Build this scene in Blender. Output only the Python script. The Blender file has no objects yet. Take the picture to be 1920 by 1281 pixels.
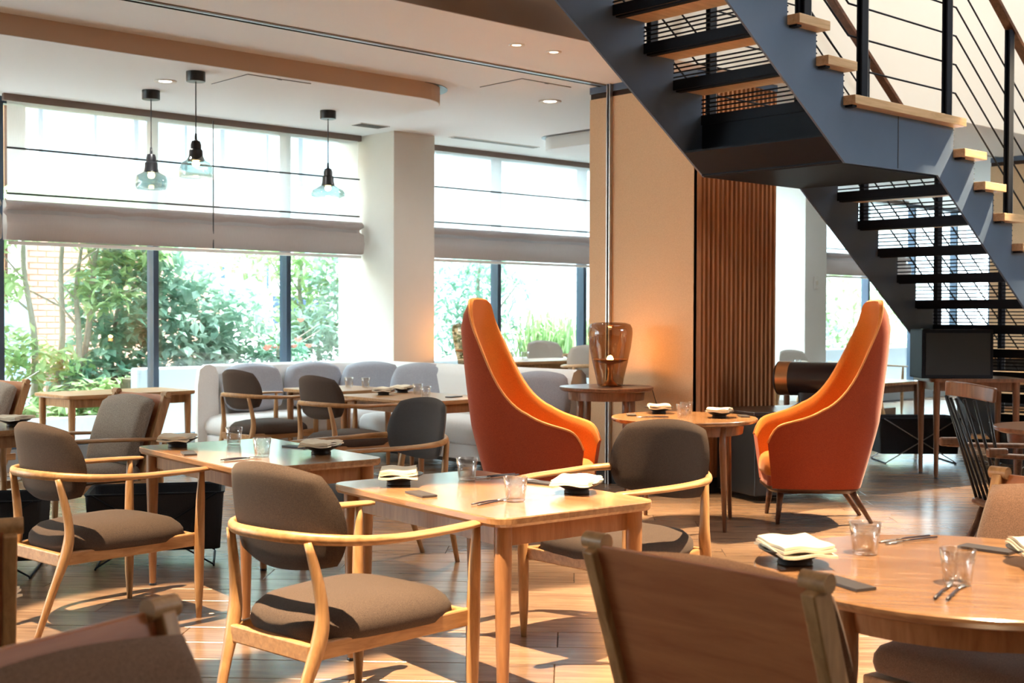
import bpy, math, random
from math import sin, cos, pi, radians, sqrt, atan2
from mathutils import Vector, Matrix
random.seed(7)
scene = bpy.context.scene
col = scene.collection

# ------------------------------------------------------------------ camera
cam_d = bpy.data.cameras.new('camera'); cam = bpy.data.objects.new('camera', cam_d); col.objects.link(cam)
yaw, pit, rol = radians(42.453), radians(-1.1694), radians(0.1529)
fw = Vector((sin(yaw)*cos(pit), cos(yaw)*cos(pit), sin(pit)))
rt = Vector((cos(yaw), -sin(yaw), 0)); up = rt.cross(fw)
r2 = rt*cos(rol) + up*sin(rol); u2 = up*cos(rol) - rt*sin(rol)
cam.matrix_world = Matrix(((r2.x, u2.x, -fw.x, 0), (r2.y, u2.y, -fw.y, 0), (r2.z, u2.z, -fw.z, 1.36), (0, 0, 0, 1)))
cam_d.sensor_width = 36; cam_d.lens = 2351.9/1920*36; cam_d.clip_start = .05; cam_d.clip_end = 200
cam_d.dof.use_dof = True; cam_d.dof.focus_distance = 5.6; cam_d.dof.aperture_fstop = 5.0
scene.camera = cam

# ------------------------------------------------------------------ world, sun, exposure
scene.view_settings.view_transform = 'Standard'; scene.view_settings.look = 'None'
scene.view_settings.gamma = 1; scene.view_settings.use_curve_mapping = False
scene.view_settings.exposure = 0.90
w = bpy.data.worlds.new('sky'); scene.world = w; w.use_nodes = True
bg = w.node_tree.nodes['Background']; bg.inputs[0].default_value = (.80, .92, 1.0, 1); bg.inputs[1].default_value = 9.0
sd = bpy.data.lights.new('sun', 'SUN'); sd.energy = 11; sd.angle = radians(2); sd.color = (1, .96, .9)
so = bpy.data.objects.new('sun', sd); col.objects.link(so)
so.rotation_euler = Vector((-.62, -.03, -.78)).to_track_quat('-Z', 'Y').to_euler()
def area(name, loc, target, sx, sy, power, color):
    d = bpy.data.lights.new(name, 'AREA'); d.shape = 'RECTANGLE'; d.size = sx; d.size_y = sy; d.energy = power; d.color = color
    o = bpy.data.objects.new(name, d); col.objects.link(o); o.location = loc
    o.rotation_euler = (Vector(target)-Vector(loc)).to_track_quat('-Z', 'Y').to_euler(); return o
# unseen fill lights added high over the stair hall and the front tables
area('hall_fill_light', (11.0, 3.4, 6.7), (11.0, 3.4, 0), 8, 2.4, 190, (1, .92, .80))
area('hall_fill_light', (1.0, .8, 6.7), (1.0, .8, 0), 5, 2.4, 22, (1, .86, .68))
def spot(name, loc, target, power, deg, color=(1, .74, .42), blend=.25, size=.03):
    d = bpy.data.lights.new(name, 'SPOT'); d.energy = power; d.spot_size = radians(deg); d.spot_blend = blend
    d.color = color; d.shadow_soft_size = size
    o = bpy.data.objects.new(name, d); col.objects.link(o); o.location = loc
    o.rotation_euler = (Vector(target)-Vector(loc)).to_track_quat('-Z', 'Y').to_euler(); return o
# warm spotlights of the high ceiling over the front tables
WARM = (1, .75, .46)
spot('ceiling_spot', (.75, 2.9, 6.6), (2.75, 3.05, .2), 6400, 17, WARM)
spot('ceiling_spot', (.45, 5.0, 6.6), (2.55, 5.15, .2), 3600, 13, WARM)
spot('ceiling_spot', (2.3, .2, 6.6), (2.95, 1.75, .6), 3000, 18, WARM)
spot('ceiling_spot', (5.6, 1.5, 6.6), (4.2, 3.3, .3), 5500, 18, WARM)
spot('ceiling_spot', (12.0, 3.3, 6.6), (7.5, 4.65, .8), 7500, 13, WARM, .7)
spot('ceiling_spot', (12.0, 2.6, 6.6), (10.0, 4.7, 0), 3000, 26, WARM, .9)

# ------------------------------------------------------------------ mesh helpers
class MB:
    def __init__(s): s.v = []; s.f = []
    def add(s, vs, fs):
        n = len(s.v); s.v += [tuple(p) for p in vs]; s.f += [tuple(i+n for i in f) for f in fs]; return s
    def box(s, c, d, rz=0, ry=0, rx=0):
        hx, hy, hz = d[0]/2, d[1]/2, d[2]/2
        M = Matrix.Rotation(rz, 3, 'Z') @ Matrix.Rotation(ry, 3, 'Y') @ Matrix.Rotation(rx, 3, 'X')
        vs = [Vector(c)+M @ Vector((x*hx, y*hy, z*hz)) for x in (-1, 1) for y in (-1, 1) for z in (-1, 1)]
        return s.add(vs, [(0, 1, 3, 2), (4, 6, 7, 5), (0, 4, 5, 1), (2, 3, 7, 6), (0, 2, 6, 4), (1, 5, 7, 3)])
    def b2(s, lo, hi):
        return s.box([(a+b)/2 for a, b in zip(lo, hi)], [b-a for a, b in zip(lo, hi)])
    def prism(s, poly, a, b, axis='z'):
        n = len(poly)
        def P(p, t):
            return (p[0], p[1], t) if axis == 'z' else ((p[0], t, p[1]) if axis == 'y' else (t, p[0], p[1]))
        vs = [P(p, a) for p in poly]+[P(p, b) for p in poly]
        return s.add(vs, [tuple(range(n))[::-1], tuple(range(n, 2*n))]+[(i, (i+1) % n, n+(i+1) % n, n+i) for i in range(n)])
    def tube(s, path, rad, n=10, ref=None, cap=True):
        path = [Vector(p) for p in path]; m = len(path); vs = []; fs = []
        for i, p in enumerate(path):
            t = (path[min(i+1, m-1)]-path[max(i-1, 0)]).normalized()
            rf = Vector(ref) if ref else (Vector((0, 0, 1)) if abs(t.z) < .8 else Vector((1, 0, 0)))
            sd_ = rf.cross(t).normalized(); u_ = t.cross(sd_)
            r = rad[i] if isinstance(rad, list) else rad
            rw, rh = (r if isinstance(r, (list, tuple)) else (r, r))
            q4 = sqrt(2) if n == 4 else 1
            rw *= q4; rh *= q4
            for k in range(n):
                a = 2*pi*k/n+(pi/4 if n == 4 else 0); vs.append(p+sd_*cos(a)*rw+u_*sin(a)*rh)
        for i in range(m-1):
            for k in range(n):
                fs.append((i*n+k, i*n+(k+1) % n, (i+1)*n+(k+1) % n, (i+1)*n+k))
        if cap: fs.append(tuple(range(n))[::-1]); fs.append(tuple(range((m-1)*n, m*n)))
        return s.add(vs, fs)
    def lathe(s, prof, n=24, c=(0, 0, 0)):
        vs = []; fs = []; m = len(prof)
        for r, z in prof:
            for k in range(n):
                a = 2*pi*k/n; vs.append((c[0]+r*cos(a), c[1]+r*sin(a), c[2]+z))
        for i in range(m-1):
            for k in range(n):
                fs.append((i*n+k, i*n+(k+1) % n, (i+1)*n+(k+1) % n, (i+1)*n+k))
        if prof[0][0] > 1e-4: fs.append(tuple(range(n))[::-1])
        if prof[-1][0] > 1e-4: fs.append(tuple(range((m-1)*n, m*n)))
        return s.add(vs, fs)
    def rings(s, rings, cap0=True, cap1=True):
        n = len(rings[0]); vs = [p for r in rings for p in r]; fs = []
        for i in range(len(rings)-1):
            for k in range(n): fs.append((i*n+k, i*n+(k+1) % n, (i+1)*n+(k+1) % n, (i+1)*n+k))
        if cap0: fs.append(tuple(range(n))[::-1])
        if cap1: fs.append(tuple(range((len(rings)-1)*n, len(rings)*n)))
        return s.add(vs, fs)
    def pillow(s, out, z0, z1, crown):
        cx = sum(p[0] for p in out)/len(out); cy = sum(p[1] for p in out)/len(out); h = z1-z0
        R = []
        for k, z in ((.9, z0), (.98, z0+.12*h), (1, z0+.4*h), (.99, z0+.7*h), (.95, z1-.05*h), (.86, z1+.45*crown), (.6, z1+.85*crown), (.3, z1+.98*crown), (.02, z1+crown)):
            R.append([(cx+(x-cx)*k, cy+(y-cy)*k, z) for x, y in out])
        return s.rings(R)
    def surf(s, P, flip=False):
        a, b = len(P), len(P[0]); vs = [p for r in P for p in r]; fs = []
        for i in range(a-1):
            for j in range(b-1):
                q = (i*b+j, i*b+j+1, (i+1)*b+j+1, (i+1)*b+j); fs.append(q[::-1] if flip else q)
        return s.add(vs, fs)
    def mesh(s, name, mat, smooth=False):
        me = bpy.data.meshes.new(name); me.from_pydata([tuple(p) for p in s.v], [], s.f); me.validate()
        if mat: me.materials.append(mat)
        if smooth:
            for p in me.polygons: p.use_smooth = True
        return me
    def build(s, name, mat, parent=None, smooth=False, bevel=0, loc=None, seg=2, auto=None):
        me = s.mesh(name, mat, smooth); o = bpy.data.objects.new(name, me); col.objects.link(o)
        if parent: o.parent = parent
        if loc: o.location = loc
        if bevel:
            m = o.modifiers.new('bevel', 'BEVEL'); m.width = bevel; m.segments = seg; m.limit_method = 'ANGLE'; m.angle_limit = radians(40)
        if smooth and auto:
            try: me.set_sharp_from_angle(angle=radians(auto))
            except Exception: pass
        return o
def rrect(x0, y0, x1, y1, r, n=5):
    p = []
    for cx, cy, a0 in ((x1-r, y1-r, 0), (x0+r, y1-r, pi/2), (x0+r, y0+r, pi), (x1-r, y0+r, 3*pi/2)):
        for k in range(n+1):
            a = a0+pi/2*k/n; p.append((cx+r*cos(a), cy+r*sin(a)))
    return p
def tag(o, label, cat, group=None, kind=None):
    if label: o['label'] = label
    if cat: o['category'] = cat
    if group: o['group'] = group
    if kind: o['kind'] = kind
    return o
def thing(name, label, cat, loc=(0, 0, 0), rz=0, group=None):
    o = bpy.data.objects.new(name, None); col.objects.link(o); o.empty_display_size = .1
    o.location = loc; o.rotation_euler = (0, 0, rz); return tag(o, label, cat, group)
def struct(o): o['kind'] = 'structure'; return o
def dup(root, loc, rz, label, group=None):
    r = root.copy(); col.objects.link(r); r.location = loc; r.rotation_euler = (0, 0, rz); r['label'] = label
    if group: r['group'] = group
    for ch in list(root.children):
        c = ch.copy(); col.objects.link(c); c.parent = r
        for g in list(ch.children):
            d = g.copy(); col.objects.link(d); d.parent = c
    return r

# ------------------------------------------------------------------ materials
def newmat(name):
    m = bpy.data.materials.new(name); m.use_nodes = True; nt = m.node_tree
    return m, nt, nt.nodes['Principled BSDF']
def plain(name, c, rough=.5, metal=0, spec=.5, emit=None, es=0, noise=0, nscale=30, bump=0, coat=0):
    m, nt, b = newmat(name); b.inputs['Base Color'].default_value = (*c, 1); b.inputs['Roughness'].default_value = rough
    b.inputs['Metallic'].default_value = metal; b.inputs['Specular IOR Level'].default_value = spec
    b.inputs['Coat Weight'].default_value = coat; b.inputs['Coat Roughness'].default_value = .15
    if emit: b.inputs['Emission Color'].default_value = (*emit, 1); b.inputs['Emission Strength'].default_value = es
    if noise or bump:
        tc = nt.nodes.new('ShaderNodeTexCoord'); n = nt.nodes.new('ShaderNodeTexNoise'); n.inputs['Scale'].default_value = nscale; n.inputs['Detail'].default_value = 4
        nt.links.new(tc.outputs['Object'], n.inputs['Vector'])
        if noise:
            mx = nt.nodes.new('ShaderNodeMix'); mx.data_type = 'RGBA'; mx.blend_type = 'MIX'
            mx.inputs[6].default_value = (*[x*(1-noise) for x in c], 1); mx.inputs[7].default_value = (*[min(1, x*(1+noise)) for x in c], 1)
            nt.links.new(n.outputs['Fac'], mx.inputs[0]); nt.links.new(mx.outputs[2], b.inputs['Base Color'])
        if bump:
            bp = nt.nodes.new('ShaderNodeBump'); bp.inputs['Strength'].default_value = bump; bp.inputs['Distance'].default_value = .01
            nt.links.new(n.outputs['Fac'], bp.inputs['Height']); nt.links.new(bp.outputs['Normal'], b.inputs['Normal'])
    return m
def wood(name, c1, c2, rough=.4, stretch=(1, 12, 12), scale=3, coat=0, rand=0, bump=.06, spec=.4):
    m, nt, b = newmat(name); N = nt.nodes.new; L = nt.links.new
    tc = N('ShaderNodeTexCoord'); mp = N('ShaderNodeMapping'); mp.inputs['Scale'].default_value = stretch
    L(tc.outputs['Object'], mp.inputs['Vector'])
    vec = mp.outputs['Vector']
    oi = N('ShaderNodeObjectInfo'); ml = N('ShaderNodeMath'); ml.operation = 'MULTIPLY'; ml.inputs[1].default_value = 71
    L(oi.outputs['Random'], ml.inputs[0]); ad = N('ShaderNodeVectorMath'); ad.operation = 'ADD'; L(vec, ad.inputs[0]); L(ml.outputs[0], ad.inputs[1]); vec = ad.outputs[0]
    n1 = N('ShaderNodeTexNoise'); n1.inputs['Scale'].default_value = scale; n1.inputs['Detail'].default_value = 6; n1.inputs['Roughness'].default_value = .6; n1.inputs['Distortion'].default_value = .6
    L(vec, n1.inputs['Vector'])
    rp = N('ShaderNodeValToRGB'); rp.color_ramp.elements[0].color = (*c1, 1); rp.color_ramp.elements[1].color = (*c2, 1)
    rp.color_ramp.elements[0].position = .32; rp.color_ramp.elements[1].position = .68
    L(n1.outputs['Fac'], rp.inputs['Fac']); out = rp.outputs['Color']
    if rand:
        hs = N('ShaderNodeHueSaturation'); mr = N('ShaderNodeMapRange'); mr.inputs[3].default_value = 1-rand; mr.inputs[4].default_value = 1+rand
        L(oi.outputs['Random'], mr.inputs[0]); L(mr.outputs[0], hs.inputs['Value']); L(out, hs.inputs['Color']); out = hs.outputs['Color']
    L(out, b.inputs['Base Color']); b.inputs['Roughness'].default_value = rough; b.inputs['Specular IOR Level'].default_value = spec
    b.inputs['Coat Weight'].default_value = coat; b.inputs['Coat Roughness'].default_value = .12
    if bump:
        bp = N('ShaderNodeBump'); bp.inputs['Strength'].default_value = bump; bp.inputs['Distance'].default_value = .004
        L(n1.outputs['Fac'], bp.inputs['Height']); L(bp.outputs['Normal'], b.inputs['Normal'])
    return m
def fabric(name, c1, c2, scale=600, rough=.9, bump=.35, sheen=.15):
    m, nt, b = newmat(name); N = nt.nodes.new; L = nt.links.new
    tc = N('ShaderNodeTexCoord'); n1 = N('ShaderNodeTexNoise'); n1.inputs['Scale'].default_value = scale; n1.inputs['Detail'].default_value = 2
    L(tc.outputs['Object'], n1.inputs['Vector'])
    rp = N('ShaderNodeValToRGB'); rp.color_ramp.elements[0].color = (*c1, 1); rp.color_ramp.elements[1].color = (*c2, 1)
    rp.color_ramp.elements[0].position = .35; rp.color_ramp.elements[1].position = .65
    L(n1.outputs['Fac'], rp.inputs['Fac']); L(rp.outputs['Color'], b.inputs['Base Color'])
    b.inputs['Roughness'].default_value = rough; b.inputs['Specular IOR Level'].default_value = .2
    b.inputs['Sheen Weight'].default_value = sheen; b.inputs['Sheen Roughness'].default_value = .5
    bp = N('ShaderNodeBump'); bp.inputs['Strength'].default_value = bump; bp.inputs['Distance'].default_value = .002
    L(n1.outputs['Fac'], bp.inputs['Height']); L(bp.outputs['Normal'], b.inputs['Normal'])
    return m
def clear(name, tint, refl=.08, rough=.02, edge=.6):
    # thin glass: light passes straight through, the rim mirrors
    m, nt, b = newmat(name); N = nt.nodes.new; L = nt.links.new; nt.nodes.remove(b)
    out = nt.nodes['Material Output']; tr = N('ShaderNodeBsdfTransparent'); tr.inputs[0].default_value = (*tint, 1)
    gl = N('ShaderNodeBsdfGlossy'); gl.inputs['Roughness'].default_value = rough
    lw = N('ShaderNodeLayerWeight'); lw.inputs['Blend'].default_value = .25
    mr = N('ShaderNodeMapRange'); mr.inputs[3].default_value = refl; mr.inputs[4].default_value = edge
    L(lw.outputs['Facing'], mr.inputs[0]); mx = N('ShaderNodeMixShader'); L(mr.outputs[0], mx.inputs[0]); L(tr.outputs[0], mx.inputs[1]); L(gl.outputs[0], mx.inputs[2])
    L(mx.outputs[0], out.inputs[0]); return m
def sheer(name, c, trans, diff):
    m, nt, b = newmat(name); N = nt.nodes.new; L = nt.links.new; nt.nodes.remove(b); out = nt.nodes['Material Output']
    a = N('ShaderNodeBsdfTransparent'); t = N('ShaderNodeBsdfTranslucent'); d = N('ShaderNodeBsdfDiffuse')
    tc = N('ShaderNodeTexCoord'); mp = N('ShaderNodeMapping'); mp.inputs['Scale'].default_value = (90, 1, 8); n = N('ShaderNodeTexNoise'); n.inputs['Scale'].default_value = 2
    L(tc.outputs['Object'], mp.inputs[0]); L(mp.outputs[0], n.inputs['Vector'])
    mc = N('ShaderNodeMix'); mc.data_type = 'RGBA'; mc.inputs[6].default_value = (*[x*.9 for x in c], 1); mc.inputs[7].default_value = (*c, 1); L(n.outputs['Fac'], mc.inputs[0])
    L(mc.outputs[2], t.inputs[0]); L(mc.outputs[2], d.inputs[0])
    m1 = N('ShaderNodeMixShader'); m1.inputs[0].default_value = diff; L(t.outputs[0], m1.inputs[1]); L(d.outputs[0], m1.inputs[2])
    m2 = N('ShaderNodeMixShader'); m2.inputs[0].default_value = trans; L(m1.outputs[0], m2.inputs[1]); L(a.outputs[0], m2.inputs[2]); L(m2.outputs[0], out.inputs[0]); return m
def leafmat(name, c1, c2):
    m, nt, b = newmat(name); N = nt.nodes.new; L = nt.links.new
    tc = N('ShaderNodeTexCoord'); n = N('ShaderNodeTexNoise'); n.inputs['Scale'].default_value = 5; n.inputs['Detail'].default_value = 3; L(tc.outputs['Object'], n.inputs['Vector'])
    rp = N('ShaderNodeValToRGB'); rp.color_ramp.elements[0].color = (*c1, 1); rp.color_ramp.elements[1].color = (*c2, 1); rp.color_ramp.elements[0].position = .35; rp.color_ramp.elements[1].position = .65
    L(n.outputs['Fac'], rp.inputs['Fac']); L(rp.outputs['Color'], b.inputs['Base Color']); b.inputs['Roughness'].default_value = .4
    t = N('ShaderNodeBsdfTranslucent'); L(rp.outputs['Color'], t.inputs[0]); mx = N('ShaderNodeMixShader'); mx.inputs[0].default_value = .5
    L(b.outputs[0], mx.inputs[1]); L(t.outputs[0], mx.inputs[2]); L(mx.outputs[0], nt.nodes['Material Output'].inputs[0]); return m
M = {}
M['oak'] = wood('oak', (.31, .15, .06), (.50, .275, .12), .38, (1.2, 9, 9), 5)
M['oakv'] = wood('oak_upright', (.31, .15, .06), (.50, .275, .12), .38, (9, 9, 1.2), 5)
M['table'] = wood('table_oak', (.23, .11, .05), (.38, .20, .095), .22, (9, 1.0, 9), 4, coat=.35)
M['tablev'] = wood('table_leg_oak', (.26, .11, .045), (.40, .19, .08), .35, (9, 9, 1), 4)
M['board'] = wood('back_board', (.36, .11, .045), (.49, .185, .075), .4, (9, 1.0, 9), 3)
M['walnut'] = wood('dark_walnut', (.06, .022, .012), (.15, .065, .036), .35, (1, 9, 9), 4, coat=.2)
M['dkwood'] = wood('brown_stained_wood', (.13, .055, .03), (.25, .115, .06), .32, (9, 9, 1), 4, coat=.2)
M['stud'] = wood('stair_tread_oak', (.52, .33, .17), (.72, .50, .29), .4, (.8, 9, 9), 4)
M['slat'] = wood('slat_wood', (.33, .135, .058), (.52, .245, .11), .38, (12, 12, .8), 3, rand=.1)
M['slatbk'] = plain('slat_backing', (.035, .014, .008), .7)
M['plank'] = wood('floor_plank', (.20, .12, .078), (.36, .225, .14), .25, (1.0, 9, 9), 3, rand=.16, bump=.03, spec=.5)
M['grout'] = plain('floor_joint', (.05, .035, .03), .8)
M['fab'] = fabric('brown_chair_fabric', (.042, .028, .022), (.098, .066, .050), sheen=.04)
M['fabd'] = fabric('charcoal_chair_fabric', (.028, .025, .026), (.065, .056, .055))
M['cush'] = fabric('taupe_cushion', (.20, .15, .115), (.34, .27, .215), 200)
M['leather'] = fabric('brown_cushion_cloth', (.12, .062, .038), (.21, .115, .072), 350)
M['sofa'] = fabric('pale_sofa_fabric', (.74, .73, .72), (.86, .85, .84), 300)
M['scush'] = fabric('grey_sofa_cushion', (.30, .31, .36), (.42, .43, .48), 300)
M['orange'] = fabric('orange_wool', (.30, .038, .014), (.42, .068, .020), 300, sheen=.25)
M['amberin'] = fabric('inner_wool', (.54, .155, .018), (.68, .215, .032), 300, sheen=.25)  # lighter, yellower tone for the inner faces, rim and seat
M['pipe'] = plain('orange_piping', (.80, .30, .08), .6)
M['white'] = plain('white_plaster', (.80, .79, .77), .85, noise=.02, nscale=3)
M['ceil'] = plain('ceiling_paint', (.82, .835, .86), .85)
M['cream'] = plain('cream_plaster', (.80, .765, .69), .85, noise=.02, nscale=4)
M['pier'] = plain('pier_plaster', (.74, .70, .64), .85, noise=.03, nscale=6)
M['brown'] = plain('bronze_panel', (.20, .125, .075), .5, noise=.12, nscale=2)
M['slabedge'] = plain('slab_edge_tan', (.52, .38, .28), .8)  # tan edge for the first slab; the second slab's edge is white
M['tan'] = fabric('tan_wall_cloth', (.66, .45, .28), (.74, .52, .33), 200, bump=.15, sheen=0)
M['steel'] = plain('blue_grey_steel', (.10, .15, .235), .42, metal=.15, noise=.10, nscale=5)
M['steeld'] = plain('dark_steel', (.006, .010, .019), .6, spec=.2)
M['black'] = plain('black_satin', (.010, .011, .014), .35)
M['blackm'] = plain('black_cloth', (.010, .012, .018), .8, bump=.2, nscale=120)
M['frame'] = plain('window_frame_metal', (.055, .085, .13), .35, metal=.4)
M['chrome'] = plain('brushed_metal', (.55, .56, .58), .3, metal=1)
M['glasswin'] = clear('window_glass', (.93, .98, .97), .05, .01, .35)
M['tumbler'] = clear('tumbler_glass', (.95, .95, .95), .10, .02, .95)
M['pendglass'] = clear('pendant_glass', (.78, .86, .85), .08, .02, .5)
M['amber'] = clear('amber_glass', (.56, .42, .30), .05, .02, .4)
M['sheer'] = sheer('sheer_blind', (.88, .90, .92), .42, .35)
M['blind'] = sheer('linen_blind', (.54, .47, .45), .02, .65)
M['rod'] = plain('blind_rod', (.05, .06, .07), .5)
M['valance'] = plain('blind_headrail', (.20, .155, .135), .8)
M['napkin'] = plain('cream_napkin', (.84, .74, .58), .9, noise=.04, nscale=40, bump=.2)
M['dish'] = plain('black_dish', (.018, .017, .018), .35)
M['cutlery'] = plain('dark_cutlery', (.03, .025, .04), .3)
M['card'] = plain('dark_card', (.05, .042, .042), .5)
M['brass'] = plain('copper_reflector', (.75, .36, .15), .28, metal=.9)
M['bulb'] = plain('warm_bulb', (1, .7, .35), .5, emit=(1, .62, .25), es=22)
M['lens'] = plain('downlight_lens', (1, .9, .75), .5, emit=(1, .82, .6), es=6)
M['smoke'] = plain('smoky_device', (.035, .022, .02), .3, metal=.3, coat=.4)
M['pave'] = plain('pale_paving', (.40, .44, .48), .8, noise=.06, nscale=2)
M['soil'] = plain('planting_soil', (.10, .08, .05), .9, noise=.3, nscale=20)
M['siding'] = plain('white_siding', (.52, .57, .60), .7)
M['orangewall'] = plain('orange_render', (.66, .33, .16), .8, noise=.08, nscale=3)
M['tile'] = plain('cream_tile', (.72, .67, .60), .5)
M['brickm'] = plain('red_brick', (.50, .27, .19), .85, noise=.2, nscale=9)
M['bluedoor'] = plain('blue_door_paint', (.22, .34, .42), .6)
M['bark'] = plain('pale_bark', (.42, .38, .33), .9, noise=.25, nscale=30)
M['leafa'] = leafmat('bright_leaf', (.24, .42, .16), (.56, .70, .40))
M['leafb'] = leafmat('deep_leaf', (.15, .34, .25), (.42, .60, .46))
M['leafc'] = leafmat('silver_leaf', (.30, .46, .38), (.60, .72, .62))
M['flower'] = plain('pink_petal', (.85, .33, .26), .6)

# ------------------------------------------------------------------ floor: planks laid on the diagonal
fl = struct(MB().b2((-7, -5, -.2), (24, 11.0, -.012)).build('floor', M['grout']))
PW, PL, PT = .25, 1.6, .012
def plankmesh():
    a, b = PL/2-.0012, PW/2-.0012; c = .0025
    vs = [(x*a, y*b, -PT) for x, y in ((-1, -1), (1, -1), (1, 1), (-1, 1))]+[(x*a, y*b, -c) for x, y in ((-1, -1), (1, -1), (1, 1), (-1, 1))]+[(x*(a-c), y*(b-c), 0) for x, y in ((-1, -1), (1, -1), (1, 1), (-1, 1))]
    fs = [(8, 9, 10, 11)]+[(i, (i+1) % 4, 4+(i+1) % 4, 4+i) for i in range(4)]+[(4+i, 4+(i+1) % 4, 8+(i+1) % 4, 8+i) for i in range(4)]
    return vs, fs
pv, pf = plankmesh(); pm = MB().add(pv, pf).mesh('plank', M['plank'])
S_, T_ = Vector((1, -1, 0))/sqrt(2), Vector((1, 1, 0))/sqrt(2)
rest = MB(); cand = []
rr = random.Random(3)
for i in range(int(2/PW), int(26/PW)):
    t = i*PW; off = rr.random()*PL
    for k in range(-14, 15):
        s = off+k*PL; c = S_*s+T_*t
        if not (-6.8 < c.x < 23.5 and -4.5 < c.y < 10.6): continue
        if abs(s) > t*.46+1.3 or t < 2.6: keep = False
        else: keep = True
        cand.append((0 if keep else 1, t, c))
cand.sort(key=lambda q: (q[0], q[1]))
for n_, (kf, t, c) in enumerate(cand):
    if n_ < 290 and kf == 0:
        o = bpy.data.objects.new('plank', pm); col.objects.link(o); o.parent = fl; o.location = c; o.rotation_euler = (0, 0, -pi/4)
    else:
        rest.add([(c+S_*x-T_*(-y)+Vector((0, 0, z))) for x, y, z in pv], pf)
ro = rest.build('far_planks', M['plank'], fl); ro['kind'] = 'stuff'
# raised floor by the far windows
struct(MB().b2((8.5, 8.75, -.02), (14.85, 10.9, .17)).build('floor_raised', M['plank']))

# ------------------------------------------------------------------ ceilings and upper walls
ZC = 3.235
ce = MB().b2((-7, 7.09, ZC), (24, 11.25, ZC+.3)).b2((-7, 6.01, ZC), (24, 7.02, ZC+.3)).build('ceiling', M['ceil']); struct(ce)
MB().b2((-7, 7.02, ZC+.05), (24, 7.09, ZC+.1)).build('slot_backing', M['black'], ce)
MB().b2((-7, 7.045, ZC-.004), (7.47, 7.068, ZC+.02)).build('slot_track', M['chrome'], ce)
MB().b2((-7, 7.09, ZC-.006), (7.47, 7.10, ZC+.001)).build('slot_edge', M['black'], ce)
MB().b2((-7, 7.005, ZC-.006), (7.47, 7.02, ZC+.001)).build('slot_edge', M['brown'], ce)
def island(x0, x1, y0, y1, r, zb, gap, em):
    cl = rrect(x0, y0, x1, y1, r, 10)
    MB().prism(cl, zb, ZC+.02).build('ceiling_slab', M['ceil'], ce)
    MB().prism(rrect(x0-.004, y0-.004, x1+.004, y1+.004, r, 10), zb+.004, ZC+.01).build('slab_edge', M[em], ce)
    MB().prism([(x+gap, y) for x, y in cl], ZC-.004, ZC+.01).build('shadow_gap', M['black'], ce)
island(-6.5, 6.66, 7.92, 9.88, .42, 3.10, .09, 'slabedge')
island(9.15, 14.4, 7.6, 9.66, .30, 3.10, -.07, 'white')
struct(MB().b2((-7, -5, 6.8), (24, 6.2, 7.0)).build('ceiling_hall', M['ceil']))
struct(MB().b2((-7, 6.0, ZC+.003), (6.75, 6.2, 6.8)).build('wall_fascia', M['brown']))
struct(MB().b2((6.75, 6.0, ZC+.003), (24, 6.2, 6.8)).build('wall_hall', M['cream']))
struct(MB().b2((-7, -5.2, -.2), (24, -5, 4.0)).b2((-7, -5.2, 5.8), (24, -5, 7)).b2((-7, -5.2, 4), (8.5, -5, 5.8)).b2((8.5, -5.2, 4), (9, -5, 5.8)).b2((12.5, -5.2, 4), (24, -5, 5.8)).build('wall_back', M['cream']))
struct(MB().b2((-7.2, -5.2, -.2), (-7, 11.2, 7)).build('wall_left', M['cream']))
struct(MB().b2((24, -5, -.2), (24.2, 11.2, 7)).build('wall_right', M['cream']))
# window piers
pr1 = struct(MB().b2((7.72, 10.22, -.02), (8.25, 11.2, ZC)).build('wall_pier_near', M['pier'], bevel=.004))
pr2 = struct(MB().b2((14.92, 10.22, -.02), (15.45, 11.2, ZC)).build('wall_pier_far', M['white'], bevel=.004))
sw = thing('light_switch', 'small white light switch box on the white pier behind the stairs', 'switch', (15.17, 10.22, 1.84))
MB().b2((-.045, -.03, -.09), (.045, 0, .09)).build('housing', M['white'], sw, bevel=.006)
MB().b2((-.02, -.036, -.03), (.02, -.03, .03)).build('rocker', M['tile'], sw, bevel=.002)

# ------------------------------------------------------------------ wood clad column
def column(x0, x1, y0, y1, nm, rail):
    core = struct(MB().b2((x0, y0+.03, 0), (x1, y1, ZC)).build(nm, M['slatbk']))
    MB().b2((x0-.012, y0+.0, .10), (x0+.001, y1, ZC-.10)).build('side_panel', M['tan'], core)
    MB().b2((x0-.014, y0-.0, ZC-.055), (x0+.001, y1+.001, ZC)).build('top_band', M['steel'], core)
    MB().b2((x0-.0, y0+.005, ZC-.055), (x1, y0+.031, ZC)).build('top_band', M['steel'], core)
    MB().b2((x0-.018, y0-.012, 0), (x1+.01, y0+.03, .115)).build('skirting', M['black'], core)
    MB().b2((x0-.018, y0-.012, 0), (x0, y1, .115)).build('skirting', M['black'], core)
    if rail:
        MB().b2((x0-.045, 6.955, 0), (x0-.012, 6.965, ZC)).b2((x0-.045, 6.985, 0), (x0-.012, 6.995, ZC)).build('guide_rail', M['chrome'], core)
        MB().b2((x0-.03, 6.965, 0), (x0-.012, 6.985, ZC)).build('rail_groove', M['black'], core)
    n = 17; p = (x1-x0-.05)/n
    MB().b2((x0-.012, y0-.001, .115), (x0+.04, y0+.03, ZC-.055)).build('corner_post', M['slat'], core)
    sm = MB().prism([(-p*.30, 0), (p*.30, 0), (p*.22, -.03), (-p*.22, -.03)], .115, ZC-.055).mesh('slat', M['slat'])
    for i in range(n):
        o = bpy.data.objects.new('slat', sm); col.objects.link(o); o.parent = core; o.location = (x0+.05+p*(i+.5), y0+.031, 0)
    return core
column(7.47, 8.48, 6.08, 7.21, 'wall_column_near', True)
column(14.19, 15.2, 6.1, 7.14, 'wall_column_far', False)
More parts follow.
